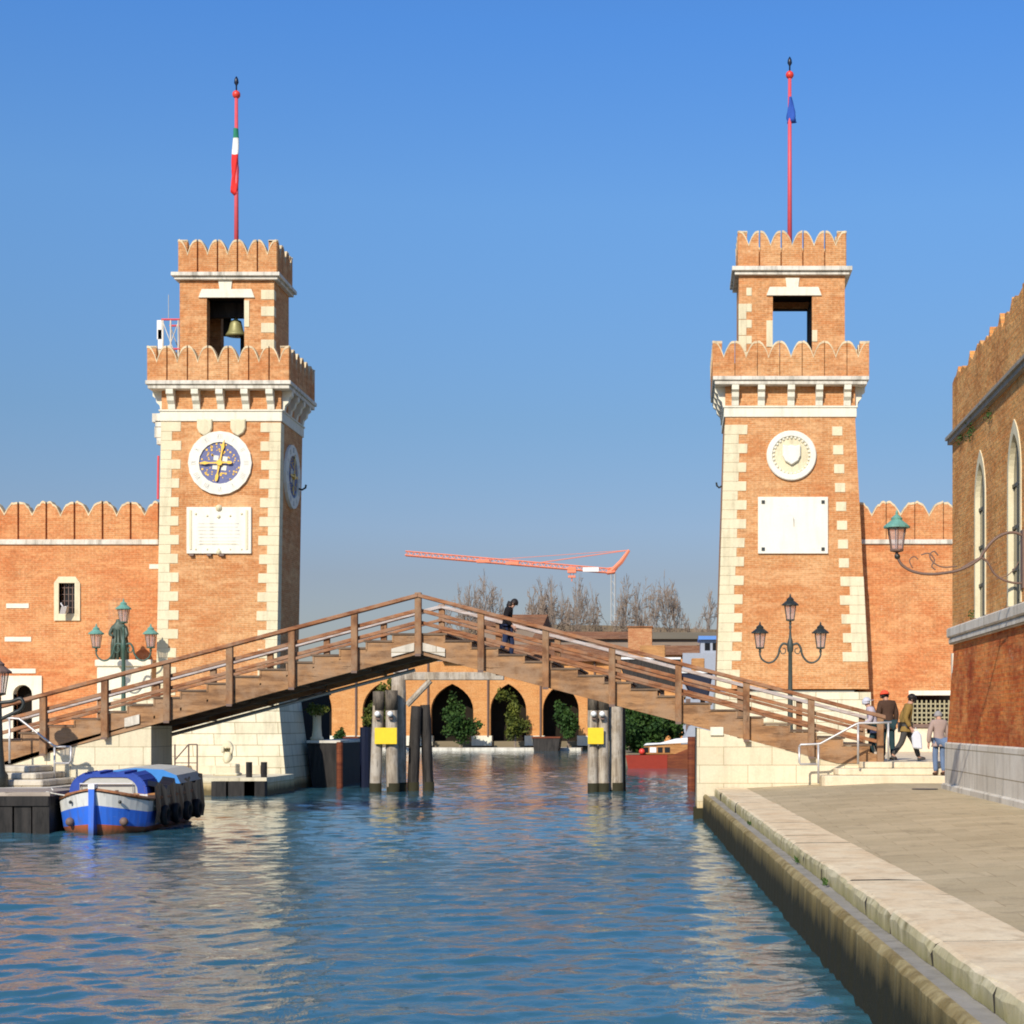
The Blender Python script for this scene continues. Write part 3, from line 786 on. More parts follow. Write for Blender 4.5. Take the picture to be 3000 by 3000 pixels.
# hooks on the inner sides, drain pipe, stones
MB().tube([(li['eR'](zv(902))-.02, TY+2.6, zv(902)), (li['eR'](zv(902))+.25, TY+2.6, zv(906)), (li['eR'](zv(902))+.38, TY+2.6, zv(902)), (li['eR'](zv(902))+.40, TY+2.6, zv(896))], .04, 6).build('iron_hook', M['iron'], LT)
MB().tube([(ri['eL'](zv(902))+.02, TY+2.0, zv(902)), (ri['eL'](zv(902))-.12, TY+2.0, zv(906)), (ri['eL'](zv(902))-.2, TY+2.0, zv(902)), (ri['eL'](zv(902))-.22, TY+2.0, zv(896))], .04, 6).build('iron_hook', M['iron'], RT)
MB().tube([P(299, 860, TY+.6), P(298, 942, TY+.6)], .045, 8).build('drain_pipe', M['red_paint'], LT)
eq = MB()
for (u, v, a, b) in ((293, 788, .12, .16), (298, 800, .10, .12), (296, 815, .09, .2), (299, 832, .07, .12)):
    q = P(u, v, TY+.5); eq.box(q.x-a, q.x+.25, q.y, q.y+.3, q.z-b, q.z+b)
eq.build('junction_box', M['cornice'], LT)

# flagpoles and flags
def flagpole(info, u, vball, vtip, label):
    ty = info['ty']; b = Vector((X(u, ty), ty, info['tc1'])); zb, zt = Z(vball, ty), Z(vtip, ty)
    o = empty('flagpole', b, label, 'flagpole', 'flagpoles on the tower tops')
    MB().tube([b, (b.x, ty, zb)], [.095, .065], 12).build('pole', M['red_paint'], o, smooth=True)
    MB().ball((b.x, ty, zb+.05), .155, 14).build('ball', M['red_ball'], o, smooth=True)
    MB().lathe([(.03, 0), (.03, .25), (.09, .36), (.07, .5), (.02, .6), (.012, zt-zb-.1)], (b.x, ty, zb+.14), 8).build('finial', M['boat_navy'], o, smooth=True)
    return b.x, ty
def flag(name, label, x, ty, zs, fn, mats, cut):
    m = MB(); N = 16; rings = []
    n = len(zs)
    for i, z in enumerate(zs):
        wx, wy, ox = fn(i/(n-1)); base = len(m.v)
        for k in range(N):
            a = 2*PI*k/N; f = 1 + .28*math.sin(3*a + i*.5) * (.3 + i/n)
            m.v.append((x + ox + wx*f*math.cos(a), ty - .02 + wy*f*math.sin(a), z + .05*math.sin(2*a+i)*(i/n)))
        if i:
            mi = cut(z)
            for k in range(N):
                k2 = (k+1) % N; m.f.append([base-N+k, base-N+k2, base+k2, base+k]); m.m.append(mi)
    m.f.append(list(range(len(m.v)-N, len(m.v)))); m.m.append(cut(zs[-1]))
    tag(m.build(name, mats, origin=(x, ty, zs[-1]), smooth=True), label, 'flag', 'flags hanging limp on their poles')
x, ty = flagpole(li, 446, 181, 155, 'tall red pole with a ball on the turret of the clock tower')
z0, z1 = Z(243, ty), Z(366, ty)
def cutL(z):
    v = VH - (z-HC)*F/ty
    return 0 if v < 266 else (1 if v < 298 else 2)
flag('flag', 'limp green, white and red flag hanging down its pole', x, ty, [z0+(z1-z0)*i/20 for i in range(21)],
     lambda t: (.09+.035*math.sin(t*PI)+.05*max(0, t-.55)*(1 if t < .93 else .5), .085, -.02-.09*max(0, t-.3)), [M['flag_green'], M['flag_white'], M['flag_red']], cutL)
x, ty = flagpole(ri, 1490, 144, 112, 'tall red pole with a ball on the turret of the medallion tower')
z0, z1 = Z(184, ty), Z(231, ty)
flag('flag', 'small limp plain blue flag high on its pole', x, ty, [z0+(z1-z0)*i/12 for i in range(13)],
     lambda t: (.06+.13*t*(1 if t < .9 else .75), .09, .015+.08*t), [M['flag_blue']], lambda z: 0)

# bell in the clock tower turret
bx, by, bz = X(444, 64.4), 64.5, Z(602, 64.4)
b = empty('bell', (bx, by, bz-.6), 'greenish bronze bell hanging in the turret opening of the clock tower', 'bell')
MB().lathe([(.40, -.62), (.36, -.56), (.28, -.42), (.23, -.2), (.20, -.06), (.08, .0), (.06, .06)], (bx, by, bz), 20).build('bell_body', plain_mat('bell_bronze', (.30,.28,.12), .5, .5, .3, .3), b, smooth=True)
MB().box(li['ox'][0]-.3, li['ox'][1]+.3, by-.12, by+.12, bz+.06, bz+.62).build('headstock', M['jetty_dark'], b)
MB().box(bx+.10, bx+.36, by+.25, by+.5, li['oz'][0]-.2, bz-.5).box(bx-.62, bx-.34, by+.5, by+.62, bz-.5, bz+.4).build('bell_frame', M['jetty_dark'], b)
MB().tube([(bx, by, bz-.1), (bx, by, bz-.66)], .04, 6).build('clapper', M['iron'], b)
# aerials on the clock tower terrace
c1 = li['c1']
o = empty('antenna_frame', (X(320, 64), 64.2, c1), 'red and white lattice frame with antennas on the clock tower terrace', 'antenna')
f = MB(); xa, xb, ya, yb, zt = X(309, 64), X(338, 64), 63.9, 64.9, Z(604, 64)
for xx in (xa, (xa+xb)/2, xb):
    for yy in (ya, yb): f.tube([(xx, yy, c1), (xx, yy, zt)], .03, 6)
for yy in (ya, yb):
    f.tube([(xa, yy, c1+.9), (xb, yy, zt-.1)], .018, 5); f.tube([(xb, yy, c1+.9), (xa, yy, zt-.1)], .018, 5)
f.build('lattice', M['cornice'], o)
f = MB()
for zz in (zt, c1+1.45):
    for yy in (ya, yb): f.tube([(xa-.05, yy, zz), (xb+.05, yy, zz)], .04, 6)
f.build('rail', M['red_paint'], o)
for (u, v) in ((301, 622), (303, 640)):
    q = P(u, v, 63.9); MB().box(q.x-.10, q.x+.08, q.y, q.y+.12, q.z-.36, q.z+.36).build('antenna_panel', M['mirror_dish'], o)
MB().tube([P(318, 604, 64.3), P(318, 556, 64.3)], .014, 5).build('mast', M['crane_grey'], o)

# ------------------------------------------------------------------ curtain walls
WY = 66.0
wz = lambda v: Z(v, WY)
def curtain(name, label, x0, x1, top, notchv, sc0, sc1, n, zbase, gap=.07, holes=()):
    root = empty(name, ((x0+x1)/2, WY, zbase), label, 'wall')
    w_ = MB(); xs = sorted({x0, x1} | {q for h in holes for q in h[:2]})
    for a, b in zip(xs, xs[1:]):
        hs = [h for h in holes if h[0] <= a and b <= h[1]]
        if not hs: w_.box(a, b, WY, WY+1.2, zbase, wz(sc1))
        else:
            w_.box(a, b, WY, WY+1.2, zbase, hs[0][2]); w_.box(a, b, WY, WY+1.2, hs[0][3], wz(sc1))
    w_.build('wall', M['brick_wall'], root)
    MB().box(x0, x1, WY-.08, WY+1.2, wz(sc1)+.002, wz(sc0)).build('string_course', M['cornice'], root, bev=.02)
    z0 = wz(sc0)+.003; h = wz(top)-z0; wd = (x1-x0)/n
    MB().box(x0, x1, WY+.12, WY+.4, z0, z0+h-.75).build('parapet', M['brick_wall'], root)
    par = root.children[-1]
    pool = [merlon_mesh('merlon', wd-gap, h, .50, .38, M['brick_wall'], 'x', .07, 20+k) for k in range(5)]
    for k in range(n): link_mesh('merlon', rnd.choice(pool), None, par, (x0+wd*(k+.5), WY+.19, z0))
    return root
mW = 53*WY/F
xr_ = X(299.5, WY); xl_ = xr_ - mW*18
win = (X(112, WY), X(142, WY), wz(1158), wz(1096)); door = (X(26, WY), X(62, WY), .9, wz(1292))
CL = curtain('curtain_wall', 'crenellated orange brick wall left of the clock tower', xl_, xr_, 944, 963, 1018, 1028, 18, .5, .075, [win, door])
# window with stone frame and bars
fr = MB(); a, b, c, d = X(103, WY), X(152, WY), wz(1171), wz(1088)
fr.box(a, win[0], WY-.07, WY+.25, c, d-.25); fr.box(win[1], b, WY-.07, WY+.25, c, d-.25); fr.box(win[0], win[1], WY-.07, WY+.25, c, win[2])
fr.prism_xz([(a, d-.247), (b, d-.247), (b-.18, d), (a+.18, d)], WY-.07, WY+.25)
wo = MB().box(win[0], win[1], WY+.30, WY+.34, win[2], win[3]).build('window', M['window'], CL)
fr.build('window_frame', M['stone'], wo)
br = MB()
for k in range(1, 4): xx = win[0]+(win[1]-win[0])*k/4; br.box(xx-.015, xx+.015, WY+.12, WY+.15, win[2], win[3])
for k in range(1, 5): zq = win[2]+(win[3]-win[2])*k/5; br.box(win[0], win[1], WY+.153, WY+.17, zq-.012, zq+.012)
br.build('window_bars', M['iron_brown'], wo)
# arched doorway low on the left
dm = MB(); a, b, d = X(4, WY), X(80, WY), wz(1275)
ca = (door[0]+door[1])/2; ra = (door[1]-door[0])/2; zc_ = door[3]-ra
pts = [(door[0]-.001, .9), (door[0]-.001, zc_)]
poly = [(a, .9), (door[0], .9)] + [(ca - ra*math.cos(t*PI/8), zc_ + ra*math.sin(t*PI/8)) for t in range(9)] + [(door[1], .9), (b, .9), (b, d), (a, d)]
dm.prism_xz(poly, WY-.08, WY+.3)
do = MB().box(door[0], door[1], WY+.4, WY+.44, .9, door[3]).build('door', M['dark_shade'], CL)
dm.build('door_surround', M['stone_white'], do)
for (u0, u1, v) in ((17, 76, 1143), (13, 82, 1206), (15, 94, 1266), (282, 299.5, 1069)):
    u0, u1 = (u0*.72 if u0 < 90 else u0), (u1*.72 if u1 < 100 else u1)
    MB().box(X(u0, WY), X(u1, WY), WY-.03, WY+.05, wz(v)-.09, wz(v)+.09).build('stone_insert', M['stone_white'], CL)
ar = MB()
c0 = P(224, 1148, WY); poly = [(c0.x - .42*math.cos(t*PI/10), c0.z + .42*math.sin(t*PI/10)) for t in range(11)]
ar.prism_xz([(c0.x+.42, c0.z-1.7), (c0.x-.42, c0.z-1.7)][::-1] + poly[::-1], WY-.012, WY+.02)
ar.build('blind_arch', M['brick_stub'], CL)
# floodlight under the window
fl = empty('floodlight', P(122, 1156, WY-.15), 'small grey floodlight on the sill of the barred window', 'floodlight')
q = P(122, 1150, WY-.3); MB().hexa([(q.x-.16, q.y-.12, q.z-.18), (q.x+.06, q.y-.12, q.z-.18), (q.x+.10, q.y+.1, q.z-.12), (q.x-.10, q.y+.1, q.z-.12)],
    [(q.x-.06, q.y-.2, q.z+.10), (q.x+.16, q.y-.2, q.z+.10), (q.x+.16, q.y+.04, q.z+.14), (q.x-.02, q.y+.04, q.z+.14)]).build('housing', M['steel'], fl)
MB().tube([(q.x, q.y+.02, q.z), (q.x-.2, q.y+.15, q.z+.25), (q.x-.22, WY, q.z+.28)], .03, 6).build('bracket', M['steel'], fl)

WY = 63.9
xr0, xr1 = X(1618, WY), X(1618, WY) + 54*WY/F*8
gwin = (X(1719, WY), X(1800, WY), wz(1366), wz(1312))
CR = curtain('curtain_wall', 'crenellated orange brick wall right of the medallion tower', xr0, xr1, 944, 963, 1018, 1027, 8, .5, .03, [gwin])
gw = MB().box(gwin[0], gwin[1], WY+.5, WY+.55, gwin[2], gwin[3]).build('window', M['window'], CR)
g = MB(); xx = gwin[0]+.08
while xx < gwin[1]: g.box(xx-.03, xx+.03, WY+.10, WY+.14, gwin[2], gwin[3]-.18); xx += .17
zq = gwin[2]+.08
while zq < gwin[3]-.18: g.box(gwin[0], gwin[1], WY+.143, WY+.16, zq-.028, zq+.028); zq += .17
g.build('window_grille', plain_mat('grille_metal', (.34,.30,.18), .6, .3), gw)
MB().box(gwin[0]-.1, gwin[1]+.2, WY-.1, WY+.3, gwin[3]+.003, gwin[3]+.18).build('lintel', M['stone_white'], gw)
MB().box(gwin[0]-.1, gwin[1]+.2, WY-.12, WY+.3, gwin[2]-.14, gwin[2]-.003).build('sill', M['iron_brown'], gw)
MB().hexa([(X(1640, WY), WY-.35, .8), (xr1, WY-.35, .8), (xr1, WY+.05, .8), (X(1640, WY), WY+.05, .8)],
          [(X(1640, WY), WY-.06, gwin[2]-.16), (xr1, WY-.06, gwin[2]-.16), (xr1, WY+.05, gwin[2]-.16), (X(1640, WY), WY+.05, gwin[2]-.16)]).build('plinth', M['step'], CR)

# ------------------------------------------------------------------ statue and stone figure
st = empty('statue', (X(226, 64.6), 64.6, 0), 'green bronze robed statue on a white block in front of the brick wall', 'statue')
MB().box(X(186, 64.2), X(289, 64.2), 64.0, 65.3, .9, Z(1258, 64.2)).box(X(183, 64.2), X(292, 64.2), 63.93, 65.37, Z(1258, 64.2)+.002, Z(1245, 64.2)).build('pedestal', M['stone_white'], st, bev=.03)

# skin-modifier bodies -------------------------------------------------------
def skin_mesh(verts, edges, radii, name, mat, sub=1, root=0):
    me = bpy.data.meshes.new(name + '_bones'); me.from_pydata(verts, edges, [])
    o = bpy.data.objects.new(name + '_tmp', me); col.objects.link(o)
    o.modifiers.new('skin', 'SKIN')
    sv = me.skin_vertices[0].data
    for i, r in enumerate(radii):
        sv[i].radius = (r, r) if not isinstance(r, tuple) else r
        sv[i].use_root = (i == root)
    if sub:
        m = o.modifiers.new('sub', 'SUBSURF'); m.levels = sub; m.render_levels = sub
    bpy.context.view_layer.update()
    dg = bpy.context.evaluated_depsgraph_get()
    nm = bpy.data.meshes.new_from_object(o.evaluated_get(dg)); nm.name = name
    bpy.data.objects.remove(o, do_unlink=True); bpy.data.meshes.remove(me)
    nm.materials.clear(); nm.materials.append(mat)
    nm.polygons.foreach_set('use_smooth', [True]*len(nm.polygons))
    return nm

def person(label, loc, yaw, pose, cl, height=1.72, group=None):
    """forward is +Y before the turn. pose: dict of joint positions in a 1.72 m frame"""
    k = height/1.72
    root = empty('person', loc, label, 'person', group); root.rotation_euler = (0, 0, yaw)
    lean = pose.get('lean', 0)            # forward lean of the trunk
    hd = pose.get('head', (0, .05))       # head offset x, forward nod
    J = {}
    J['pel'] = (0, 0, .93); J['hem'] = (0, -.01, .79); J['sp'] = (0, lean*.4, 1.12); J['ch'] = (0, lean, 1.34); J['nk'] = (hd[0]*.3, lean+.02+hd[1]*.3, 1.47)
    J['hd'] = (hd[0], lean+.03+hd[1], 1.575); J['tp'] = (hd[0], lean+.03+hd[1]*1.3, 1.665)
    for sgn, sd_ in ((-1, 'l'), (1, 'r')):
        J['sh'+sd_] = (sgn*.175, lean, 1.395); J['hp'+sd_] = (sgn*.09, 0, .90)
        for key, dflt in (('el', (sgn*.24, lean-.03, 1.12)), ('wr', (sgn*.24, lean+.06, .88)), ('kn', (sgn*.10, .02, .50)), ('an', (sgn*.10, -.01, .09))):
            J[key+sd_] = pose.get(key+sd_, dflt)
    R = dict(hem=(.150,.120), pel=(.155,.115), sp=(.135,.10), ch=(.165,.115), nk=.058, hd=(.082,.098), tp=(.06,.07), sh=.07, el=.046, wr=.034, hp=.088, kn=.06, an=.045)
    names = ['pel','sp','ch','nk','hd','tp'] + [a+b for b in 'lr' for a in ('sh','el','wr','hp','kn','an')]
    V = [Vector(J[n_]) for n_ in names]; rad = [R[n_[:2] if n_[:2] in R else n_] if n_ not in R else R[n_] for n_ in names]
    ix = {n_: i for i, n_ in enumerate(names)}
    E = [('pel','sp'),('sp','ch'),('ch','nk'),('nk','hd'),('hd','tp')]
    for b in 'lr': E += [('ch','sh'+b),('sh'+b,'el'+b),('el'+b,'wr'+b),('pel','hp'+b),('hp'+b,'kn'+b),('kn'+b,'an'+b)]
    E = [(ix[a], ix[b]) for a, b in E]
    def addv(p, r, par):
        V.append(Vector(p)); rad.append(r); E.append((par, len(V)-1)); return len(V)-1
    for sgn, b in ((-1,'l'),(1,'r')):        # hands with palm, four fingers and a thumb; feet
        wv = Vector(J['wr'+b]); d = (wv - Vector(J['el'+b])).normalized()
        side = Vector((0,1,0)); side = (side - d*side.dot(d)).normalized(); inn = d.cross(side)
        pm = addv(wv + d*.07, (.036,.022), ix['wr'+b])
        for q, (off, L) in enumerate(((.033,.062),(.011,.075),(-.011,.07),(-.031,.055))):
            f1 = addv(wv + d*(.10+L*.5) + side*off*1.25, .0095, pm); addv(wv + d*(.09+L) + side*off*1.2 - inn*sgn*.02, .008, f1)
        th = addv(wv + d*.06 + side*.05, .011, pm); addv(wv + d*.10 + side*.065 - inn*sgn*.012, .009, th)
        an = Vector(J['an'+b]); td = Vector(pose.get('toe'+b, (0, .17, -.05)))
        t1 = addv(an + td*.6, (.042,.034), ix['an'+b]); addv(an + td, (.038,.026), t1)
    nose = addv(V[ix['hd']] + Vector((0, .105, -.01)), .014, ix['hd'])
    V = [tuple(v*k) for v in V]; rad = [(r*k if not isinstance(r, tuple) else (r[0]*k, r[1]*k)) for r in rad]
    body = link_mesh('body', skin_mesh(V, E, rad, 'body', M['skin'], 1), None, root)
    def sub(nl, grow, name, mat, extra=()):
        vv = [tuple(Vector(J[n_])*k) for n_ in nl]; id_ = {n_: i for i, n_ in enumerate(nl)}
        all_e = [('pel','hem'),('pel','sp'),('sp','ch'),('ch','nk')] + [(a+b, c_+b) for b in 'lr' for a, c_ in (('sh','el'),('el','wr'),('hp','kn'),('kn','an'))] + [('ch','shl'),('ch','shr'),('pel','hpl'),('pel','hpr')]
        ee = [(id_[a], id_[b]) for a, b in all_e if a in id_ and b in id_]
        rr = []
        for n_ in nl:
            r = R[n_] if n_ in R else R[n_[:2]]
            if n_ == 'nk': r = .062
            if n_ in ('hpl', 'hpr'): r = .078
            rr.append(tuple((q+grow)*k for q in (r if isinstance(r, tuple) else (r, r))))
        return link_mesh(name, skin_mesh(vv, ee, rr, name, mat, 1), None, root)
    sub(['pel','hem','sp','ch','nk','shl','ell','wrl','shr','elr','wrr'], .026, 'jacket', cl['top'])
    sub(['pel','hpl','knl','anl','hpr','knr','anr'], .022, 'trousers', cl['legs'])
    for b in 'lr':
        an = Vector(J['an'+b]); td = Vector(pose.get('toe'+b, (0, .17, -.05)))
        vv = [tuple(q*k) for q in (an + Vector((0,-.05,-.035)), an + td*.5 + Vector((0,0,-.012)), an + td*1.05)]
        link_mesh('shoe', skin_mesh(vv, [(0,1),(1,2)], [(.05*k,.05*k), (.052*k,.045*k), (.045*k,.03*k)], 'shoe', cl.get('shoes', M['cloth_black']), 1), None, root)
    hc = Vector(J['hd'])*k; hm = MB()
    up = (Vector(J['tp']) - Vector(J['hd'])).normalized()
    def cap_shell(r, z0, n=14, back=0.0):
        m = MB(); prof = []
        for i in range(8):
            a = z0 + (PI/2 - z0)*i/7; prof.append((max(r*math.cos(a), .002), r*1.12*math.sin(a)))
        m.lathe(prof, (0, -back, 0), n); return m
    rot = up.to_track_quat('Z', 'Y').to_matrix().to_4x4()
    # hair
    hh = cap_shell(.112*k, cl.get('hair_low', -.35), 14, .02*k).mesh('hair', cl.get('hair', M['hair']), smooth=True)
    hh.transform(Matrix.Translation(hc + up*.025*k) @ rot); link_mesh('hair', hh, None, root)
    if cl.get('long_hair'):
        m = MB().tube([hc + Vector((0,-.06,.05))*k, hc + Vector((0,-.10,-.06))*k, hc + Vector((0,-.11,-.2))*k], [.09*k,.10*k,.05*k], 10).mesh('hair', M['hair'], smooth=True)
        link_mesh('hair', m, None, root)
    if cl.get('hat'):
        m = cap_shell(.124*k, .12)
        if cl.get('brim'):
            n_ = 10; pts = [(.118*k*math.sin(a), .118*k*math.cos(a)) for a in [(-.9+1.8*i/n_) for i in range(n_+1)]]
            outer = [(x_*.95, y_ + .085*k*math.cos((-.9+1.8*i/n_)*1.5)) for i, (x_, y_) in enumerate(pts)]
            m.prism_xy(pts[::-1] + outer, .015*k, .03*k)
        m = m.mesh('hat', cl['hat'], smooth=True); m.transform(Matrix.Translation(hc + up*.03*k) @ rot); link_mesh('hat', m, None, root)
    ey = MB()
    fwd = Vector((0,1,0)); fwd = (fwd - up*fwd.dot(up)).normalized()
    for sgn in (-1, 1): ey.ball(tuple(hc + fwd*.088*k + Vector((sgn*.034*k,0,0)) + up*.012*k), .011*k, 6)
    ey.build('eyes', M['black'], None); eo = col.objects[-1]; eo.parent = root; WL[eo.name] = WL[root.name]
    er = MB()
    for sgn in (-1, 1): er.ball(tuple(hc + Vector((sgn*.088*k,0,0)) + up*.0*k), .022*k, 6)
    er.build('ears', M['skin'], None); eo = col.objects[-1]; eo.parent = root; WL[eo.name] = WL[root.name]
    mo = MB().box(-.022*k, .022*k, -.004*k, .004*k, -.005*k, .005*k).mesh('mouth', plain_mat('lip', (.35,.13,.10), .6, .3))
    mo.transform(Matrix.Translation(hc + fwd*.094*k - up*.052*k)); link_mesh('mouth', mo, None, root)
    return root

# bronze statue body: robed figure
sx, sy, sz = X(226, 64.6), 64.6, Z(1245, 64.6)
bm_ = skin_mesh([(0,0,.9),(0,0,1.2),(-.02,-.02,1.38),(-.03,-.05,1.55),(-.03,-.07,1.66),(-.25,-.05,1.3),(-.33,-.2,1.02),(-.15,-.32,.95),(.22,0,1.3),(.32,-.1,1.0),(.24,-.25,.85),(-.13,-.02,.5),(-.15,-.04,.06),(.14,-.04,.5),(.19,-.08,.06),(.02,0,.45),(.05,.05,.08)],
    [(0,1),(1,2),(2,3),(3,4),(2,5),(5,6),(6,7),(2,8),(8,9),(9,10),(0,11),(11,12),(0,13),(13,14),(0,15),(15,16)],
    [(.21,.17),(.21,.16),(.20,.14),.07,(.12,.13),.09,.075,.05,.09,.075,.05,.15,.13,.15,.13,.17,.15], 'figure', M['bronze'], 1)
so_ = link_mesh('figure', bm_, None, st); so_.location = Vector((sx, sy, sz)) - WL[st.name]; so_.scale = (1.0, 1.0, .94)
cl_ = MB()
for k in range(12):
    a = 2*PI*k/12; cl_.tube([(sx+.2*math.cos(a), sy+.16*math.sin(a), sz+1.15), (sx+.27*math.cos(a+.1), sy+.22*math.sin(a+.1), sz+.6), (sx+.30*math.cos(a), sy+.26*math.sin(a), sz)], [.05,.07,.06], 6)
cl_.build('robe_folds', M['bronze'], st, smooth=True)
# small stone figure on the terrace by the tower base
fx, fy, fz = X(430, 60.6), 60.6, .62
ff = empty('stone_figure', (fx, fy, fz), 'small pale carved stone figure on a block before the tower plinth', 'sculpture')
MB().box(fx-.36, fx+.36, fy-.3, fy+.3, fz, fz+.42).box(fx-.42, fx+.42, fy-.36, fy+.36, fz-.004, fz+.1).build('block', M['ashlar_r'], ff, bev=.03)
fm = skin_mesh([(0,0,.12),(0,0,.42),(.01,-.02,.68),(.0,-.05,.86),(-.17,-.06,.6),(-.14,-.2,.4),(.17,-.06,.6),(.17,-.2,.36),(-.13,-.16,.12),(.13,-.16,.1)], [(0,1),(1,2),(2,3),(2,4),(4,5),(2,6),(6,7),(0,8),(0,9)],
    [(.2,.16),(.16,.13),(.13,.1),.095,.07,.05,.07,.05,.10,.10], 'figure', M['stone'], 1)
o = link_mesh('figure', fm, None, ff); o.location = (0, 0, .42)
# terrace at the clock tower foot
tg = empty('stone_landing', (X(420, 60), 60, 0), 'low stone landing with dark timber fenders at the foot of the clock tower', 'landing')
MB().box(X(215, 60), X(503, 58.3), 58.3, 62.5, -1.2, .62).build('platform', M['ashlar'], tg)
for (u, wd) in ((400, .5), (432, .9), (462, .7)):
    MB().box(X(u, 58), X(u, 58)+wd, 57.9, 58.29, -.4, .5).build('timber_fender', M['jetty_dark'], tg)
for u in (470, 498):
    MB().tube([(X(u, 58.6), 58.6, .5), (X(u, 58.6), 58.6, 1.15)], .11, 8).build('bollard', M['jetty_dark'], tg)
o = empty('metal_gate', (X(365, 60), 60, .62), 'thin rusty railing gate standing on the stone landing', 'gate')
g = MB()
for u in (330, 356, 372): g.tube([(X(u, 59.5), 59.5, .6), (X(u, 59.5), 59.5, 1.75)], .028, 6)
g.tube([(X(330, 59.5), 59.5, 1.2), (X(356, 59.5), 59.5, 1.75), (X(372, 59.5), 59.5, 1.75)], .025, 6); g.tube([(X(330, 59.5), 59.5, 1.1), (X(372, 59.5), 59.5, 1.1)], .02, 6)
g.build('bars', M['iron_brown'], o)

# ------------------------------------------------------------------ footbridge
BY0, BY1 = 43.8, 48.0
XA, ZA = X(790, BY0), Z(1120, BY0)
ML, MR = .266, .261
XL, XR = -18.6, X(1661, BY0)
def ztop(x): return ZA - (ML*(XA-x) if x < XA else MR*(x-XA))
BR = empty('wooden_footbridge', (XA, (BY0+BY1)/2, 0), 'brown wooden footbridge rising to a point over the canal between the towers', 'bridge')
def beam(y0, y1, mat, name='stringer'):
    m = MB(); t0, b0 = -1.06, -1.56
    xe = XR - .05; xs_ = X(45, BY0)
    zl = lambda x, o: ztop(x) + o
    xm = xe
    # right end is cut on the level of the stone landing
    zr = 1.46; xb = XA + (ZA + b0 - zr)/MR
    m.prism_xz([(XA, zl(XA, b0)), (xb, zr), (xe, zr), (xe, max(zl(xe, t0), zr+.05)), (XA, zl(XA, t0))], y0, y1)
    zl2 = 1.0; xb2 = XA - (ZA + b0 - zl2)/ML
    m.prism_xz([(xb2, zl2), (XA-.002, zl(XA, b0)), (XA-.002, zl(XA, t0)), (XL, zl(XL, t0)), (XL, zl2)], y0, y1)
    return m.build(name, mat, BR)
beam(BY0, BY0+.2, M['wood_beam']); beam(BY1-.2, BY1, M['wood_beam'])
beam((BY0+BY1)/2-.12, (BY0+BY1)/2+.12, M['wood_dark'])
# stepped deck
def steps(sgn, xend):
    run = .685; x = XA; i = 0
    m_ = ML if sgn < 0 else MR
    while (x > xend) if sgn < 0 else (x < xend):
        z = ztop(x) - 1.0 - .02
        xa, xb = (x, x+sgn*(run+.05))
        x0, x1 = min(xa, xb), max(xa, xb)
        if i == 0: pass
        MB().box(x0, x1, BY0-.03, BY1+.03, z-.05, z).build('tread', M['wood_dark'], BR)
        rz = z-.057-run*m_
        MB().box(min(x+sgn*(run-.04), x+sgn*run), max(x+sgn*(run-.04), x+sgn*run), BY0-.02, BY1+.02, rz, z-.058).build('riser', M['wood_beam'], BR)
        MB().prism_xz([(x, z-.40), (x+sgn*(run-.042), z-.40-(run-.04)*m_), (x+sgn*(run-.042), z-.058), (x, z-.058)][::1 if sgn > 0 else -1], BY0-.002, BY0+.003).build('step_cheek', M['wood_beam'], BR)
        x += sgn*run; i += 1
steps(-1, XL+.4); steps(1, XR-.9)
# posts and rails, both sides
def posts(ys_, front):
    us = [790, 908, 1030, 1155, 1280, 1408, 1530, 1660] + [670, 552, 435, 317, 200, 84, -33]
    for u in us:
        x = X(u, BY0); z1 = ztop(x) - .012; z0 = max(ztop(x) - 1.57, 1.47 if x > XA else .95)
        wd = .085
        y0, y1 = (BY0-.15, BY0-.012) if front else (BY1+.012, BY1+.15)
        p = MB().box(x-wd, x+wd, y0, y1, z0, z1+(.035 if u == 790 else -.0)).build('post', M['wood'], BR, bev=.012)
        if front:
            MB().box(x-wd+.01, x+wd-.01, y0-.02, y0+.003, z0-.05, z0+.012).build('iron_foot', M['iron_brown'], BR)
posts(None, True); posts(None, False)
def rail(y0, y1, off, th, mat, name):
    for sgn in (-1, 1):
        xe = XL if sgn < 0 else XR + .12
        if off: xe = XL if sgn < 0 else XR
        za, ze = ztop(XA)+off, ztop(xe)+off
        pts = [(XA+sgn*.001, za-th), (xe, ze-th), (xe, ze), (XA+sgn*.001, za)]
        MB().prism_xz(pts if sgn > 0 else pts[::-1], y0, y1).build(name, mat, BR, bev=.012)
rail(BY0-.19, BY0+.07, 0, .10, M['wood_rail'], 'handrail')
rail(BY0-.008, BY0+.055, -.37, .10, M['wood_rail'], 'rail'); rail(BY0-.008, BY0+.055, -.68, .10, M['wood_rail'], 'rail')
rail(BY1-.07, BY1+.19, 0, .10, M['wood_pale'], 'handrail')
rail(BY1-.055, BY1+.008, -.38, .085, M['wood_rail'], 'rail'); rail(BY1-.055, BY1+.008, -.69, .085, M['wood_rail'], 'rail')
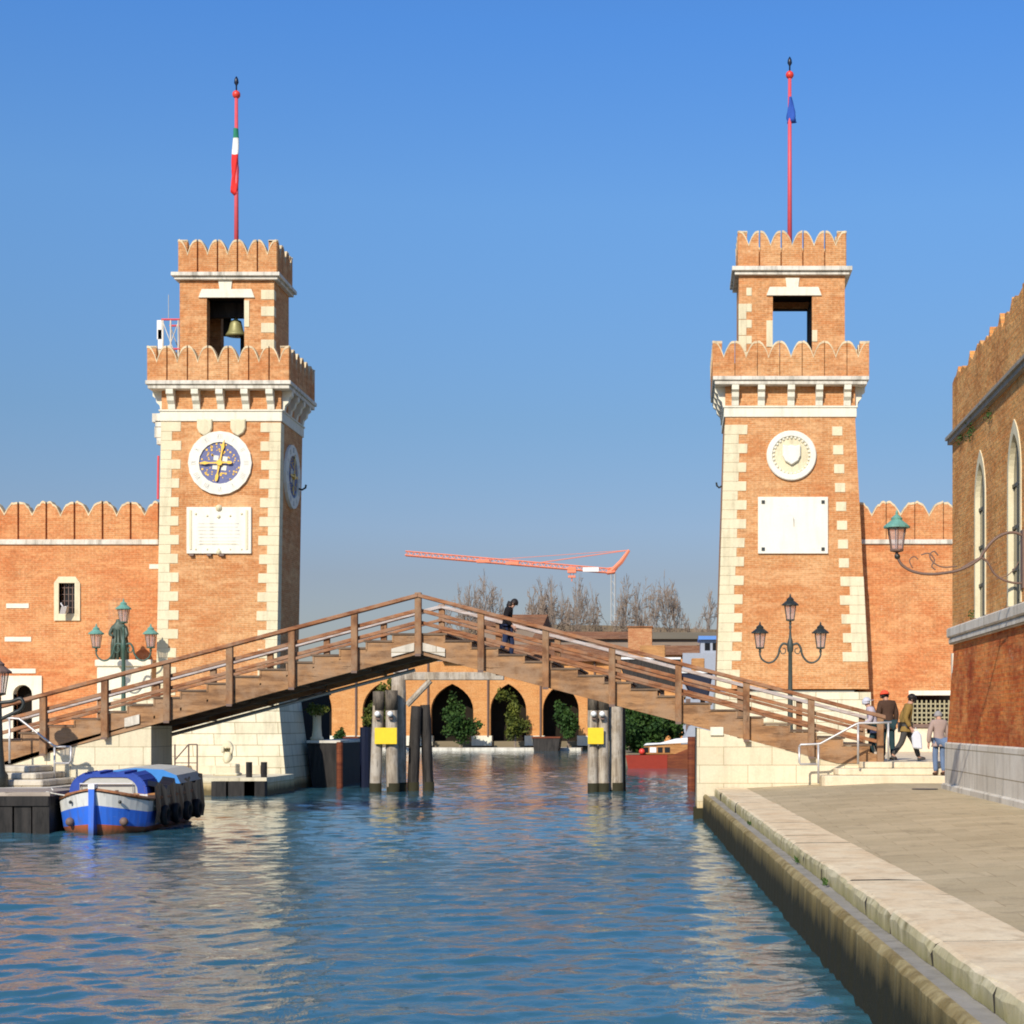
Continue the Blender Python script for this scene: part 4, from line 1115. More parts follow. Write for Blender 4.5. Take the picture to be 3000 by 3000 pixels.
# pale boards on the beam, pipe under the far beam, cross beams
def board(u0, u1, off, h, mat, name='name_board'):
    xa, xb = X(u0, BY0), X(u1, BY0)
    MB().prism_xz([(xa, ztop(xa)+off-h), (xb, ztop(xb)+off-h), (xb, ztop(xb)+off), (xa, ztop(xa)+off)], BY0-.055, BY0-.033).build(name, mat, BR)
board(739, 782, -1.24, .21, M['plinth_grey']); board(798, 840, -1.24, .21, M['plinth_grey'])
board(236, 264, -1.20, .24, M['plinth_grey'])
for sgn in (-1,):
    xe = XA + sgn*8.0
    MB().tube([(XA-.7, BY1-.3, ztop(XA-.7)-1.66), (xe, BY1-.3, ztop(xe)-1.66)], .05, 8).build('conduit', M['steel'], BR)
for k in range(-5, 6):
    x = XA + k*1.65; MB().box(x-.09, x+.09, BY0+.21, BY1-.21, ztop(x)-1.5, ztop(x)-1.22).build('cross_beam', M['wood_dark'], BR)

# abutments
AR = empty('bridge_abutment', (X(1450, 46), 46, 0), 'pale ashlar abutment under the right end of the footbridge', 'abutment')
x0, x1 = X(1315, BY0+.03), 5.6
zb = lambda x: ztop(x) - 1.565
MB().prism_xz([(x0, -1.5), (x1, -1.5), (x1, 1.45), (XA + (ZA-1.565-1.45)/MR, 1.45), (x0, zb(x0)-.02)], BY0+.03, 48.4).build('block', M['ashlar_r'], AR)
qz = zb(X(1350, BY0)); MB().box(X(1340, BY0), X(1365, BY0), BY0-.03, BY0-.002, qz-.10, qz+.12).build('corner_stone', M['stone_white'], AR, bev=.01)
MB().box(x0-.09, x0+.6, BY0+.0, BY0+.9, -1.5, .30).build('footing', M['footing'], AR)
AL = empty('bridge_abutment', (X(200, 44), 44.5, 0), 'pale stone wedge abutment under the left end of the footbridge', 'abutment')
xa, xb = XL-1, X(285, BY0+.03)
xk = XA - (ZA-1.565-.95)/ML
MB().prism_xz([(xa, -1.5), (xb, -1.5), (xb, zb(xb)-.01), (xk, .95), (xa, .95)], BY0+.03, BY0+1.85).build('block', M['ashlar_r'], AL)
# steps at the right foot
SR = empty('stone_steps', (5.2, 43.4, .9), 'three broad pale stone steps at the right foot of the footbridge', 'steps')
for (xa, xb, y, za, zb_) in ((3.62, 6.85, 42.6, .6, 1.17), (4.0, 6.95, 43.0, 1.17, 1.34), (4.65, 7.2, 43.35, 1.34, 1.50)):
    MB().prism_xy([(xa+.25, y), (xb, y), (xb, 47.88), (xa, 47.88), (xa, y+.3), (xa+.07, y+.09)], za+.002, zb_).build('step', M['step'], SR, bev=.02)
tag(MB().box(5.7, 16, 43.4, 66.5, -1, 1.42).build('landing_paving', M['step']), 'raised stone paving behind the bridge foot', 'pavement', kind='structure')

# steel handrails
def handrail(label, pts_list, r=.028):
    o = empty('steel_handrail', pts_list[0][0], label, 'handrail')
    for nm, pts in zip(('top_rail',) + ('post',)*9, pts_list): MB().tube(pts, r, 8).build(nm, M['steel'], o, smooth=True)
hy = 42.75
hp = lambda u, v: P(u, v, hy)
handrail('bent grey steel handrail beside the stone steps at the right bridge foot',
   [[hp(1508, 1409), hp(1511, 1405), hp(1541, 1404), hp(1548, 1403), hp(1614, 1367), hp(1620, 1364.5), hp(1655, 1364), hp(1682, 1363)],
    [hp(1508, 1409), hp(1508, 1438), hp(1511, 1442), hp(1541, 1442)],
    [hp(1544, 1404), hp(1544, 1478)], [hp(1619, 1365), hp(1619, 1442)], [hp(1676, 1363), hp(1676, 1434)]])
hy = 43.0
handrail('bent grey steel handrail in front of the left bridge foot',
   [[hp(-20, 1356), hp(22, 1355), hp(36, 1356), hp(100, 1406), hp(108, 1409), hp(134, 1409)],
    [hp(134, 1409), hp(134, 1434), hp(130, 1440), hp(104, 1440)], [hp(103, 1407), hp(103, 1470)], [hp(18, 1356), hp(18, 1440)]])

# rubble steps under the left foot, jetty
LS = empty('stone_steps', (-17.3, 42.5, .93), 'worn grey stone steps at the left foot of the footbridge', 'steps')
for k, (y, z) in enumerate(((41.6, 1.10), (42.0, 1.26), (42.4, 1.42))):
    MB().prism_xy([(-22, y), (X(118-k*24, 43), y), (X(126-k*24, 43), y+.2), (X(126-k*24, 43), 43.79), (-22, 43.79)], (.93 if k == 0 else z-.16), z-.002).build('step', M['plinth_grey'], LS, bev=.03)
tag(MB().box(-60, -15.2, 40.8, 43.79, -1.5, .93).build('left_quay', M['plinth_grey']), 'stone quay on the left in front of the bridge foot', 'pavement', kind='structure')
JT = empty('jetty', (-16, 39.6, 0), 'dark timber jetty with a pale deck at the left bank', 'jetty')
MB().box(-30, X(97, 38.6), 38.5, 40.8, .84, .93).build('deck', M['jetty_top'], JT)
MB().box(-30, X(97, 38.6), 38.42, 38.6, .62, .839).build('fascia', M['jetty_dark'], JT)
for k in range(14):
    x = X(93, 38.6) - .14 - k*.42
    MB().box(x-.19, x+.19, 38.46+.02*(k % 2), 38.66, -.8, .62).build('plank', M['jetty_dark'], JT)
MB().box(X(97, 38.6)-.04, X(97, 38.6)-.002, 38.62, 40.8, -.8, .83).build('end_board', M['jetty_dark'], JT)

# ------------------------------------------------------------------ right quay wall
QW = empty('quay_wall', (edge_x(25), 25, 0), 'pale stone quay edge with a grey ledge and algae above the water on the right', 'quay wall')
y = 43.78; k = 0
while y > 3:
    L = rnd.uniform(1.3, 2.3) if y > 12 else rnd.uniform(1.6, 2.4)
    y2 = y - L
    dz = [rnd.uniform(-.012, .012) for _ in range(4)]; dx = rnd.uniform(-.015, .015)
    a0, a1 = edge_x(y)+dx, edge_x(y2)+dx; g = .007
    mm = MB(); n_ = 7; rg = rnd.uniform
    top_j = [rg(-.014, .014) for _ in range(2)]
    for i_ in range(n_+1):
        f_ = i_/n_; yy = (y-g) + ((y2+g)-(y-g))*f_; aa = a0+(a1-a0)*f_; en = .008 if i_ in (0, n_) else 0
        zt = QZ + top_j[0]*(1-f_) + top_j[1]*f_ + rg(-.004, .004); c_ = rg(.025, .06) + en
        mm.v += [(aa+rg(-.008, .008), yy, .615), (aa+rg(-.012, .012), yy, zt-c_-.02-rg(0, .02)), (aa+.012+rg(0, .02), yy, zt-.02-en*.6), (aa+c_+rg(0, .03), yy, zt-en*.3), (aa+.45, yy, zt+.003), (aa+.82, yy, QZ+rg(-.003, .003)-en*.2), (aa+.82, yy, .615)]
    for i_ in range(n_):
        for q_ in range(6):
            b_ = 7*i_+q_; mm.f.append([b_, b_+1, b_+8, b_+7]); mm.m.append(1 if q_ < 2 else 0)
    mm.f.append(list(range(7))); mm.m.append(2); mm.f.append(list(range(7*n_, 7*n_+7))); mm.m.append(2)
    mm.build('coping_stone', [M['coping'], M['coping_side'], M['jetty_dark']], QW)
    y = y2; k += 1
def strip(xa, xb, z0, z1, name, mat, sub=1):
    ys_ = [43.8 - i*.22 for i in range(188)]
    m = MB(); n = 0; rr = random.Random(5)
    vs = []
    for yq in ys_:
        j1, j2 = rr.uniform(-.008, .008)*sub, rr.uniform(-.012, .014)*sub
        vs += [(edge_x(yq)+xa+j1-.05*sub, yq, z0), (edge_x(yq)+xa+j2, yq, z1-.05*sub+j1), (edge_x(yq)+xa+.05*sub+j1, yq, z1), (edge_x(yq)+xb, yq, z1)]
    fs = []
    for i in range(len(ys_)-1):
        for q in range(3): fs.append((4*i+q, 4*i+4+q, 4*i+5+q, 4*i+1+q))
    m.add(vs, fs); return m.build(name, mat, QW, fix=False)
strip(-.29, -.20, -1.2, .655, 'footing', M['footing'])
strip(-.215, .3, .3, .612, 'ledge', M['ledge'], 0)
wd = MB(); rr = random.Random(12)
for yq in (31.2, 22.8, 19.6):
    for q in range(18):
        px, py, pz = edge_x(yq) - .02 - rr.uniform(0, .05), yq + rr.gauss(0, .14), .62 + rr.uniform(0, .05)
        d = Vector((rr.gauss(-.3, .5), rr.gauss(0, .5), 1)).normalized()*rr.uniform(.03, .08); s_ = Vector((d.z, d.x, 0)).normalized()*.014
        p0 = Vector((px, py, pz)); wd.add([p0-s_, p0+s_, p0+d], [(0,1,2)])
tag(wd.build('weeds', M['leaf'], origin=(0,0,0), fix=False), 'tufts of green weed in the joint of the quay ledge', 'weeds', kind='stuff')
yq = 38.6; q = Vector((X(1745, yq), yq, pave_z(X(1745, yq), yq)))
dc = MB(); dc.lathe([(.30, .004), (.30, .016), (.26, .017), (.02, .014)], q, 24)
tag(dc.build('drain_cover', M['iron'], origin=q), 'dark round iron drain cover in the quay paving', 'drain cover')

# ------------------------------------------------------------------ building on the right
BX = 6.30
RB = empty('brick_building', (9.5, 30, .95), 'weathered brick building with pointed white windows at the right edge', 'building')
ztopB, zcor, zled1, zled0, zpl = 10.55, 9.0, 4.68, 4.40, 2.06
YB, YA = 39.0, 18.0
# upper wall with pointed window openings
wins = [(34.75, 36.0), (31.15, 32.4), (27.55, 28.8), (23.95, 25.2)]
zs0, zs1, zap = 4.72, 7.15, 8.15
up = MB(); ys_ = [YA] + sorted([q for a in wins for q in a]) + [YB]
for a, b in zip(ys_, ys_[1:]):
    if (a, b) in wins:
        cy = (a+b)/2; hw = (b-a)/2
        for s_ in (-1, 1):     # spandrels beside the pointed arch
            pts = [(cy+s_*hw, zs1)] + [(cy+s_*hw*(2*math.cos(t*PI/18)-1) if t < 6 else cy, zs1+(zap-zs1)*math.sin(t*PI/18)/.866) for t in range(1, 7)] + [(cy, zcor), (cy+s_*hw, zcor)]
            up.prism_yz(pts if s_ < 0 else pts[::-1], BX, BX+.45)
    else: up.box(BX, BX+.45, a, b, zled1, zcor)
up.box(BX+.46, 14, YA, YB, zled1, zcor)
up.build('upper_wall', M['brick_old'], RB)
for (a, b) in wins:
    cy = (a+b)/2; hw = (b-a)/2
    wn = MB().box(BX+.09, BX+.135, a, b, zs0, zap).build('window', M['window'], RB)
    f = MB(); o_ = .13
    f.box(BX-.02, BX+.088, b-.10, b+.02, zs0, zs1); f.box(BX-.02, BX+.088, a-.02, a+.10, zs0, zs1)
    n = 8
    for s_ in (-1, 1):
        for t in range(n):
            def pt(t_, e): 
                ang = t_*PI/3/n
                return (cy + s_*(hw+e)*max(0, 2*math.cos(ang)-1), zs1 + (zap-zs1+e*2.2)*math.sin(ang)/.866)
            p0, p1, p2, p3 = pt(t, .02), pt(t+1, .02), pt(t+1, -.10), pt(t, -.10)
            poly = [p0, p1, p2, p3]
            f.prism_yz(poly if s_ > 0 else poly[::-1], BX-.02, BX+.088)
    f.build('window_frame', M['stone'], wn)
    tr = MB(); tr.box(BX+.05, BX+.085, cy-.05, cy+.05, zs0, zap-.3)
    for z_ in (5.4, 6.2, 7.0): tr.box(BX+.055, BX+.08, a+.1, b-.1, z_-.03, z_+.03)
    tr.build('window_bars', M['iron'], wn)
MB().box(BX-.15, 14, YA, YB+.15, zcor+.002, zcor+.07).box(BX-.10, 14, YA, YB+.10, zcor-.10, zcor).build('cornice', M['ledge'], RB)
pb = MB(); pb.box(BX, BX+.7, YA, YB, zcor+.102, ztopB-.55); pb.build('parapet', M['brick_old'], RB)
pp = col.objects[-1]
k = 0; y = YB
while y > YA:
    L = rnd.uniform(.55, .95)
    h0 = ztopB - .548; b0 = y-L+.02
    top = [ztopB - rnd.uniform(0, .30) for _ in range(4)]
    m = MB(); m.prism_yz([(b0, h0), (y, h0), (y, top[0]), (y-L*.3, top[1]), (y-L*.6, top[2]-.1), (b0, top[3])], BX, BX+.62)
    m.build('merlon', M['brick_old'], pp); y -= L
MB().box(BX-.12, 14, YA, YB+.12, zled0+.05, zled1).box(BX-.08, 14, YA, YB+.08, zled0-.1, zled0+.048).build('ledge', M['plinth_grey'], RB, bev=.03)
lw = MB(); lw.hexa([(BX-.12, YA, zpl-.05), (14, YA, zpl-.05), (14, YB+.02, zpl-.05), (BX-.12, YB+.02, zpl-.05)], [(BX+.02, YA, zled0-.1), (14, YA, zled0-.1), (14, YB-.02, zled0-.1), (BX+.02, YB-.02, zled0-.1)])
lw.build('lower_wall', M['brick_red'], RB)
MB().box(BX-.02, BX+.25, YB-.12, YB+.06, 3.4, 4.1).build('corner_stone', M['stone_white'], RB)
MB().box(BX-.17, 14, YA, YB+.06, .2, zpl).box(BX-.24, 14, YA, YB+.12, .2, 1.12).build('plinth', M['plinth_grey'], RB, bev=.03)
iv = MB(); rr = random.Random(3)
for (y, z, n, sp) in ((36.3, 8.75, 40, .22), (37.6, 8.8, 24, .15), (34.2, 8.7, 30, .2), (36.1, 4.8, 18, .12)):
    for _ in range(n):
        p0 = Vector((BX-.03-abs(rr.gauss(0, .05)), y+rr.gauss(0, sp), z+rr.gauss(0, sp*.35))); s1 = Vector((rr.gauss(0,1), rr.gauss(0,1), rr.gauss(0,1))).normalized()*.035; s2 = s1.cross(Vector((rr.gauss(0,1), 1, rr.gauss(0,1)))).normalized()*.02
        iv.add([p0-s1, p0+s2, p0+s1, p0-s2], [(0,1,2,3)])
tag(iv.build('weeds', M['leaf'], fix=False), 'small plants growing from the cornice of the right brick building', 'weeds', kind='stuff')

# ------------------------------------------------------------------ lamps
def lantern(parent, base, s=1.0, roof=M['iron_verdigris'], cage=M['iron_green'], glass=True):
    """lantern on a stem whose foot is at base"""
    b = Vector(base)
    hd = MB(); hd.lathe([(.035*s, 0), (.05*s, .05*s), (.03*s, .10*s), (.14*s, .13*s), (.145*s, .17*s)], b, 8, ph=PI/8)
    lan = hd.build('lantern', cage, parent)
    MB().lathe([(.125*s, .172*s), (.19*s, .60*s)], b, 6, ph=PI/6).build('lantern_glass', M['glass'], lan)
    cg = MB()
    for k in range(6):
        a = PI/6 + k*PI/3
        cg.tube([b + Vector((.13*s*math.cos(a), .13*s*math.sin(a), .17*s)), b + Vector((.198*s*math.cos(a), .198*s*math.sin(a), .61*s))], .012*s, 4)
    cg.build('lantern_cage', cage, lan)
    MB().lathe([(.27*s, .60*s), (.27*s, .635*s), (.15*s, .73*s), (.11*s, .76*s), (.12*s, .80*s), (.06*s, .85*s), (.025*s, .88*s), (.03*s, .91*s), (.008*s, .97*s)], b, 12).build('lantern_roof', roof, lan)
    return lan
def triple_lamp(label, loc, roof, metal):
    """local build at the origin, foot at z=0, total height about 5.5 m"""
    o = empty('street_lamp', (0,0,0), label, 'street lamp', 'three-armed street lamps at the bridge')
    MB().lathe([(.24, 0), (.24, .12), (.17, .2), (.15, .55), (.17, .62), (.12, .7), (.095, 1.0), (.075, 2.4), (.065, 3.5), (.10, 3.56), (.11, 3.75), (.08, 3.9), (.05, 4.0), (.03, 4.25), (.05, 4.35), (.025, 4.42)], (0,0,0), 12).build('column', metal, o, smooth=True)
    lantern(o, (0, 0, 4.42), 1.06, roof, metal)
    for s in (-1, 1):
        pts = curve([(0,0,3.72), (s*.22,0,3.80), (s*.34,0,3.66), (s*.40,0,3.42), (s*.55,0,3.22), (s*.74,0,3.17), (s*.92,0,3.27), (s*1.0,0,3.42), (s*1.0,0,3.5)])
        MB().tube(pts, [.04-.012*i/(len(pts)-1) for i in range(len(pts))], 8).build('arm', metal, o, smooth=True)
        sp = curve([(s*.34,0,3.6), (s*.28,0,3.47), (s*.17,0,3.5), (s*.16,0,3.62), (s*.24,0,3.64)])
        MB().tube(sp, .018, 6).build('scroll', metal, o, smooth=True)
        lantern(o, (s*1.0, 0, 3.5), 1.06, roof, metal)
    o.location = loc; WL[o.name] = Vector(loc)
    return o
triple_lamp('dark three-lantern street lamp standing before the medallion tower', (X(1491, 56), 56, 1.32), M['iron'], plain_mat('grey_green_iron', (.05,.06,.05), .5, .4, var=.3))
triple_lamp('green three-lantern street lamp standing before the bronze statue', (X(233, 62.3), 62.3, 1.62), M['iron_verdigris'], M['iron_green'])
# wall lamp on the right building
LY = 31.0
o = empty('wall_lamp', (BX, LY, Z(1075, LY)), 'green-topped lantern on a scrolled iron bracket of the right brick building', 'wall lamp')
lp = lambda u, v: P(u, v, LY)
lantern(o, lp(1692, 1052), .90, M['iron_verdigris'], M['iron_brown'])
MB().ball(lp(1693, 1050), .055, 10).build('collar', M['iron'], o, smooth=True)
MB().tube(curve([lp(1694, 1052), lp(1702, 1066), lp(1722, 1078), lp(1748, 1083), lp(1775, 1082), lp(1812, 1075), lp(1845, 1057), lp(1856, 1042), lp(1872, 1022), lp(1893, 1008), lp(1915, 1005), lp(1932, 1013), lp(1945, 1030)]), .026, 8).build('arm', M['iron_brown'], o, smooth=True)
MB().tube(curve([lp(1815, 1072), lp(1835, 1060), lp(1852, 1053), lp(1864, 1062), lp(1876, 1082), lp(1893, 1094), lp(1915, 1100), lp(1942, 1100)]), .02, 8).build('brace', M['iron_brown'], o, smooth=True)
MB().tube(curve([lp(1806, 1068), lp(1780, 1070), lp(1762, 1062), lp(1754, 1048), lp(1762, 1040), lp(1770, 1048)]), .013, 6).tube(curve([lp(1765, 1075), lp(1758, 1068), lp(1763, 1056), lp(1752, 1044), lp(1738, 1047)]), .013, 6).tube(
    curve([lp(1722, 1072), lp(1716, 1058), lp(1724, 1050), lp(1732, 1055)]), .011, 6).tube(curve([lp(1880, 1092), lp(1900, 1086), lp(1915, 1072), lp(1922, 1060)]), .010, 6).build('scroll', M['iron_brown'], o, smooth=True)
MB().box(BX-.03, BX+.02, LY-.1, LY+.1, Z(1110, LY), Z(1000, LY)).build('wall_plate', M['iron_brown'], o)
# lamp at the left frame edge
ly = 41.4
o = empty('street_lamp', (X(-2, ly), ly, .93), 'dark single lantern on a post at the left end of the footbridge', 'street lamp')
zl = Z(1322, ly); b = Vector((X(-2, ly), ly, zl))
MB().lathe([(.22, 0), (.22, .3), (.15, .4), (.10, 1.0), (.06, zl-.93)], (b.x, ly, .93), 10).build('column', M['iron'], o, smooth=True)
lantern(o, b, 1.12, M['iron_brown'], M['iron'])
MB().tube(curve([(b.x, ly, zl-.05), (b.x+.3, ly, zl-.02), (b.x+.52, ly, zl+.05), (b.x+.60, ly, zl-.08), (b.x+.52, ly, zl-.22), (b.x+.36, ly, zl-.3), (b.x+.05, ly, zl-.45)]), .045, 8).build('scroll', M['iron'], o, smooth=True)

# ------------------------------------------------------------------ people
person('person in black with long dark hair walking down the footbridge with bowed head', (X(955, 46), 46, ztop(X(955, 46))-1.02-.09), -PI/2,
       dict(lean=.07, head=(0, .10), ell=(-.22, .02, 1.12), wrl=(-.20, .16, .92), elr=(.22, .0, 1.12), wrr=(.20, .18, .95), knl=(-.09, .16, .53), anl=(-.09, .12, .10), knr=(.09, -.02, .50), anr=(.09, -.22, .13), toer=(0, .14, -.08)),
       dict(top=M['cloth_black'], legs=M['cloth_navy'], long_hair=True), 1.68)
PZ = 1.50
person('person in a lilac grey jacket and grey cap behind the end of the bridge rail', (X(1649, 44.6), 44.6, PZ-.0), PI/2,
       dict(lean=.10, head=(0, .06), ell=(-.23, .12, 1.10), wrl=(-.20, .30, 1.0), elr=(.23, -.02, 1.12), wrr=(.22, .10, .92), knl=(-.09, .10, .5), anl=(-.09, .06, .09), knr=(.09, -.06, .5), anr=(.09, -.2, .10)),
       dict(top=M['cloth_lilac'], legs=M['cloth_teal'], hat=M['cap_grey'], brim=True, hair=M['cap_grey']), 1.66)
person('person in a red cap and dark brown jacket seen from behind', (X(1675, 45.3), 45.3, PZ), .25,
       dict(lean=.05, head=(-.03, .05), wrl=(-.25, .10, .9), knl=(-.1, .08, .5), anl=(-.1, .05, .09), knr=(.1, -.02, .5), anr=(.1, -.10, .09)),
       dict(top=M['cloth_brown'], legs=M['cloth_teal'], hat=M['cap_red'], brim=True), 1.86)
w3 = person('person in an olive brown jacket and black beanie striding right with a white bag', (X(1708, 43.9), 43.9, PZ), -PI/2,
       dict(lean=.08, head=(0, .05), ell=(-.22, -.08, 1.12), wrl=(-.2, -.0, .88), elr=(.23, -.03, 1.11), wrr=(.23, .10, .88), knl=(-.09, .24, .50), anl=(-.09, .36, .10), toel=(0, .17, -.02), knr=(.09, -.10, .50), anr=(.09, -.34, .17), toer=(0, .12, -.12)),
       dict(top=M['cloth_olive'], legs=M['cloth_charcoal'], hat=M['hair'], shoes=M['cloth_charcoal']), 1.74)
person('person in mauve jacket and blue jeans half hidden by the right building corner', (X(1772, 42.9), 42.9, 1.17), .2,
       dict(lean=.03, head=(.02, .05), ell=(-.27, .0, 1.12), wrl=(-.27, .06, .86), knl=(-.1, .04, .5), anl=(-.1, 0, .09), knr=(.09, .0, .5), anr=(.09, -.1, .10)),
       dict(top=M['cloth_mauve'], legs=M['cloth_denim'], hair=plain_mat('grey_hair', (.30,.28,.27), .7, .2), shoes=M['cloth_brown']), 1.64)
bgx, bgy, bgz = X(1708, 43.9)+.10+.16, 43.9-.23, PZ+.86*1.01
bag = empty('carrier_bag', (bgx, bgy, bgz-.5), 'white plastic carrier bag in the hand of the striding person', 'bag')
MB().prism_xz([(bgx-.10, bgz-.52), (bgx+.15, bgz-.55), (bgx+.12, bgz-.18), (bgx+.04, bgz-.08), (bgx-.07, bgz-.08), (bgx-.13, bgz-.22)], bgy-.07, bgy+.07).build('sack', M['plastic_white'], bag, bev=.03)
MB().tube([(bgx-.07, bgy, bgz-.09), (bgx-.03, bgy, bgz+.01), (bgx+.04, bgy, bgz-.09)], .012, 6).build('handles', M['plastic_white'], bag)

# ------------------------------------------------------------------ moored boats
def hull(name, mats, parent, bow, stern, beam, sheer, bands, flare=.14, bluff=.55, keel=-.35, full=.30):
    """bow/stern: (x,y) points; sheer(t) -> height; bands: list of (fraction of height, material index)"""
    m = MB(); bow, stern = Vector(bow), Vector(stern); ax = (stern-bow); L = ax.length; ax.normalize(); sd_ = Vector((-ax.y, ax.x))
    N = 26; fr = [0] + [b_[0] for b_ in bands]
    rows = []
    for i in range(N+1):
        t = i/N; tt = t**1.7
        w_ = beam*min(1.0, (tt/full)**bluff if tt < full else 1.0)
        if tt > .8: w_ *= 1 - .12*((tt-.8)/.2)**2
        zs = sheer(tt)
        for sgn in (-1, 1):
            rows.append([])
            for f in fr:
                z = keel + (zs-keel)*f
                k = (1-flare) + flare*f; k *= min(1, .62+.38*(f/.45)**.5) if f < .45 else 1
                ww = w_*k; rk = -.28*f*(1-min(1, tt/.15))
                p = bow + ax*(tt*L + rk + .28*(1-min(1, tt/.15))) + sd_*sgn*ww
                rows[-1].append(len(m.v)); m.v.append((p.x, p.y, z))
    for i in range(N):
        for sgn in (0, 1):
            a, b = rows[2*i+sgn], rows[2*i+2+sgn]
            for j in range(len(fr)-1):
                m.f.append([a[j], b[j], b[j+1], a[j+1]]); m.m.append(bands[j][1])
        m.f.append([rows[2*i][-1], rows[2*i+1][-1], rows[2*i+3][-1], rows[2*i+2][-1]]); m.m.append(len(mats)-1)
    for j in range(len(fr)-1):
        m.f.append([rows[2*N][j], rows[2*N+1][j], rows[2*N+1][j+1], rows[2*N][j+1]]); m.m.append(bands[j][1])
    return m.build(name, mats, parent)
bx, by0, by1 = 0.0, 0.0, 5.8
B1 = empty('work_boat', (0, 0, 0), 'blue and white work boat with blue canopy and black tyres moored at the left', 'boat')
sh = lambda t: 1.0 - .42*min(1, t/.17)**.7*.62 + .12*max(0, t-.45)
hull('hull', [M['boat_rust'], M['boat_blue'], M['boat_white'], M['jetty_dark'], M['varnish']], B1, (bx, by0), (bx, by1), 1.03, sh,
     [(.34, 0), (.43, 0), (.745, 1), (.97, 2), (1.0, 3)], bluff=.5, full=.17)
s_ = MB(); s_.hexa([(bx-.05, by0-.10, -.4), (bx+.05, by0-.10, -.4), (bx+.05, by0+.25, -.4), (bx-.05, by0+.25, -.4)], [(bx-.065, by0-.06, 1.02), (bx+.065, by0-.06, 1.02), (bx+.065, by0+.2, 1.02), (bx-.065, by0+.2, 1.02)])
s_.build('stem', M['boat_blue'], B1); MB().box(bx-.07, bx+.07, by0-.07, by0+.21, 1.022, 1.13).build('stem_cap', M['white_paint'], B1)
for s2 in (-1, 1):
    MB().ball((bx+s2*.60, by0+.37, .27), .10, 12).build('hawse_plate', M['iron_brown'], B1, smooth=True)
    MB().ball((bx+s2*.55, by0+.24, .72), .04, 8).build('hawse_hole', M['iron'], B1, smooth=True)
# gunwale rubbing strake tubes
for s2 in (-1, 1):
    pts = []
    for i in range(15):
        t = i/14; tt = t*.9; w_ = 1.03*min(1.0, (tt/.17)**.5 if tt < .17 else 1.0); pts.append((bx + s2*(w_+.0), by0 + .0 + tt*(by1-by0), sh(tt)+.015))
    MB().tube(pts, .045, 8).build('gunwale', M['wood_rail'], B1, smooth=True)
# dark tarp and tyres on the starboard side
tp = MB(); pts = []
for i in range(24):
    t = .22 + .78*i/23; y = by0 + t*(by1-by0); xx = bx + 1.03
    tp_top = sh(t)+.34+.08*math.sin(i*.9)+.05*math.sin(i*2.3); w1 = .05*math.sin(i*1.7); 
    pts.append([(xx-.25, y, tp_top), (xx+.03+w1*.4, y, tp_top-.05), (xx+.07+w1, y, .42+.05*math.sin(i*2.1)), (xx+.03+w1, y, .16+.05*math.sin(i*1.3))])
n0 = len(tp.v)
for r_ in pts: tp.v += r_
for i in range(23):
    for q in range(3): a = n0+4*i+q; tp.f.append([a, a+4, a+5, a+1]); tp.m.append(0)
o = tp.build('tarpaulin', M['tarp'], B1); sm = o.modifiers.new('solid', 'SOLIDIFY'); sm.thickness = .02
for i in range(4):
    y = by0 + 1.8 + i*1.05; xx = bx + 1.13; m = MB()
    for a in range(14):
        A = 2*PI*a/14; ring = []
        for b_ in range(7):
            Bq = 2*PI*b_/7; r_ = .18 + .07*math.cos(Bq); m.v.append((xx+.03+.08*math.sin(Bq), y+r_*math.cos(A), .34+r_*math.sin(A)))
    for a in range(14):
        for b_ in range(7):
            m.f.append([a*7+b_, ((a+1)%14)*7+b_, ((a+1)%14)*7+(b_+1)%7, a*7+(b_+1)%7]); m.m.append(0)
    m.build('tyre_fender', M['rubber'], B1, smooth=True)
# canopy at the front: blue arched canvas with grey front screen
cy0, cy1 = by0+1.15, by0+2.2; cw = .84; zb_, zt_ = .86, 1.32
def arch(w_, z0, z1, n=14):
    return [(bx+.03 - w_*math.cos(i*PI/n)*(1 if True else 0), z0 + (z1-z0)*min(1, 1.25*math.sin(i*PI/n))**.8) for i in range(n+1)]
c = MB(); A = arch(cw, zb_, zt_); Bq = arch(cw*1.02, zb_, zt_+.03)
for i in range(len(A)-1):
    n0 = len(c.v); c.v += [(A[i][0], cy0, A[i][1]), (A[i+1][0], cy0, A[i+1][1]), (Bq[i+1][0], cy1, Bq[i+1][1]), (Bq[i][0], cy1, Bq[i][1])]; c.f.append([n0, n0+1, n0+2, n0+3]); c.m.append(0)
o = c.build('canopy', M['canvas_blue'], B1, smooth=False); sm = o.modifiers.new('solid', 'SOLIDIFY'); sm.thickness = .05
hood = MB(); inn = [(bx+.03 + (x_-bx-.03)*.80, zb_+.02 + (z_-zb_)*.80) for x_, z_ in A]
for i in range(len(A)-1):
    n0 = len(hood.v); hood.v += [(A[i][0], cy0-.01, A[i][1]), (A[i+1][0], cy0-.01, A[i+1][1]), (inn[i+1][0], cy0-.01, inn[i+1][1]), (inn[i][0], cy0-.01, inn[i][1])]; hood.f.append([n0, n0+3, n0+2, n0+1]); hood.m.append(0)
hood.build('canopy_hem', M['canvas_blue'], B1)
MB().prism_xz([(x_, z_) for x_, z_ in inn][::-1], cy0+.02, cy0+.05).build('windscreen', M['canvas_grey'], B1)
MB().box(bx-.90, bx+.92, cy0+.0, cy0+.04, .60, .86).build('coaming', M['boat_white'], B1)
MB().box(bx+.35, bx+.75, by0+.85, by0+1.1, .66, .86).build('crate', M['varnish'], B1)
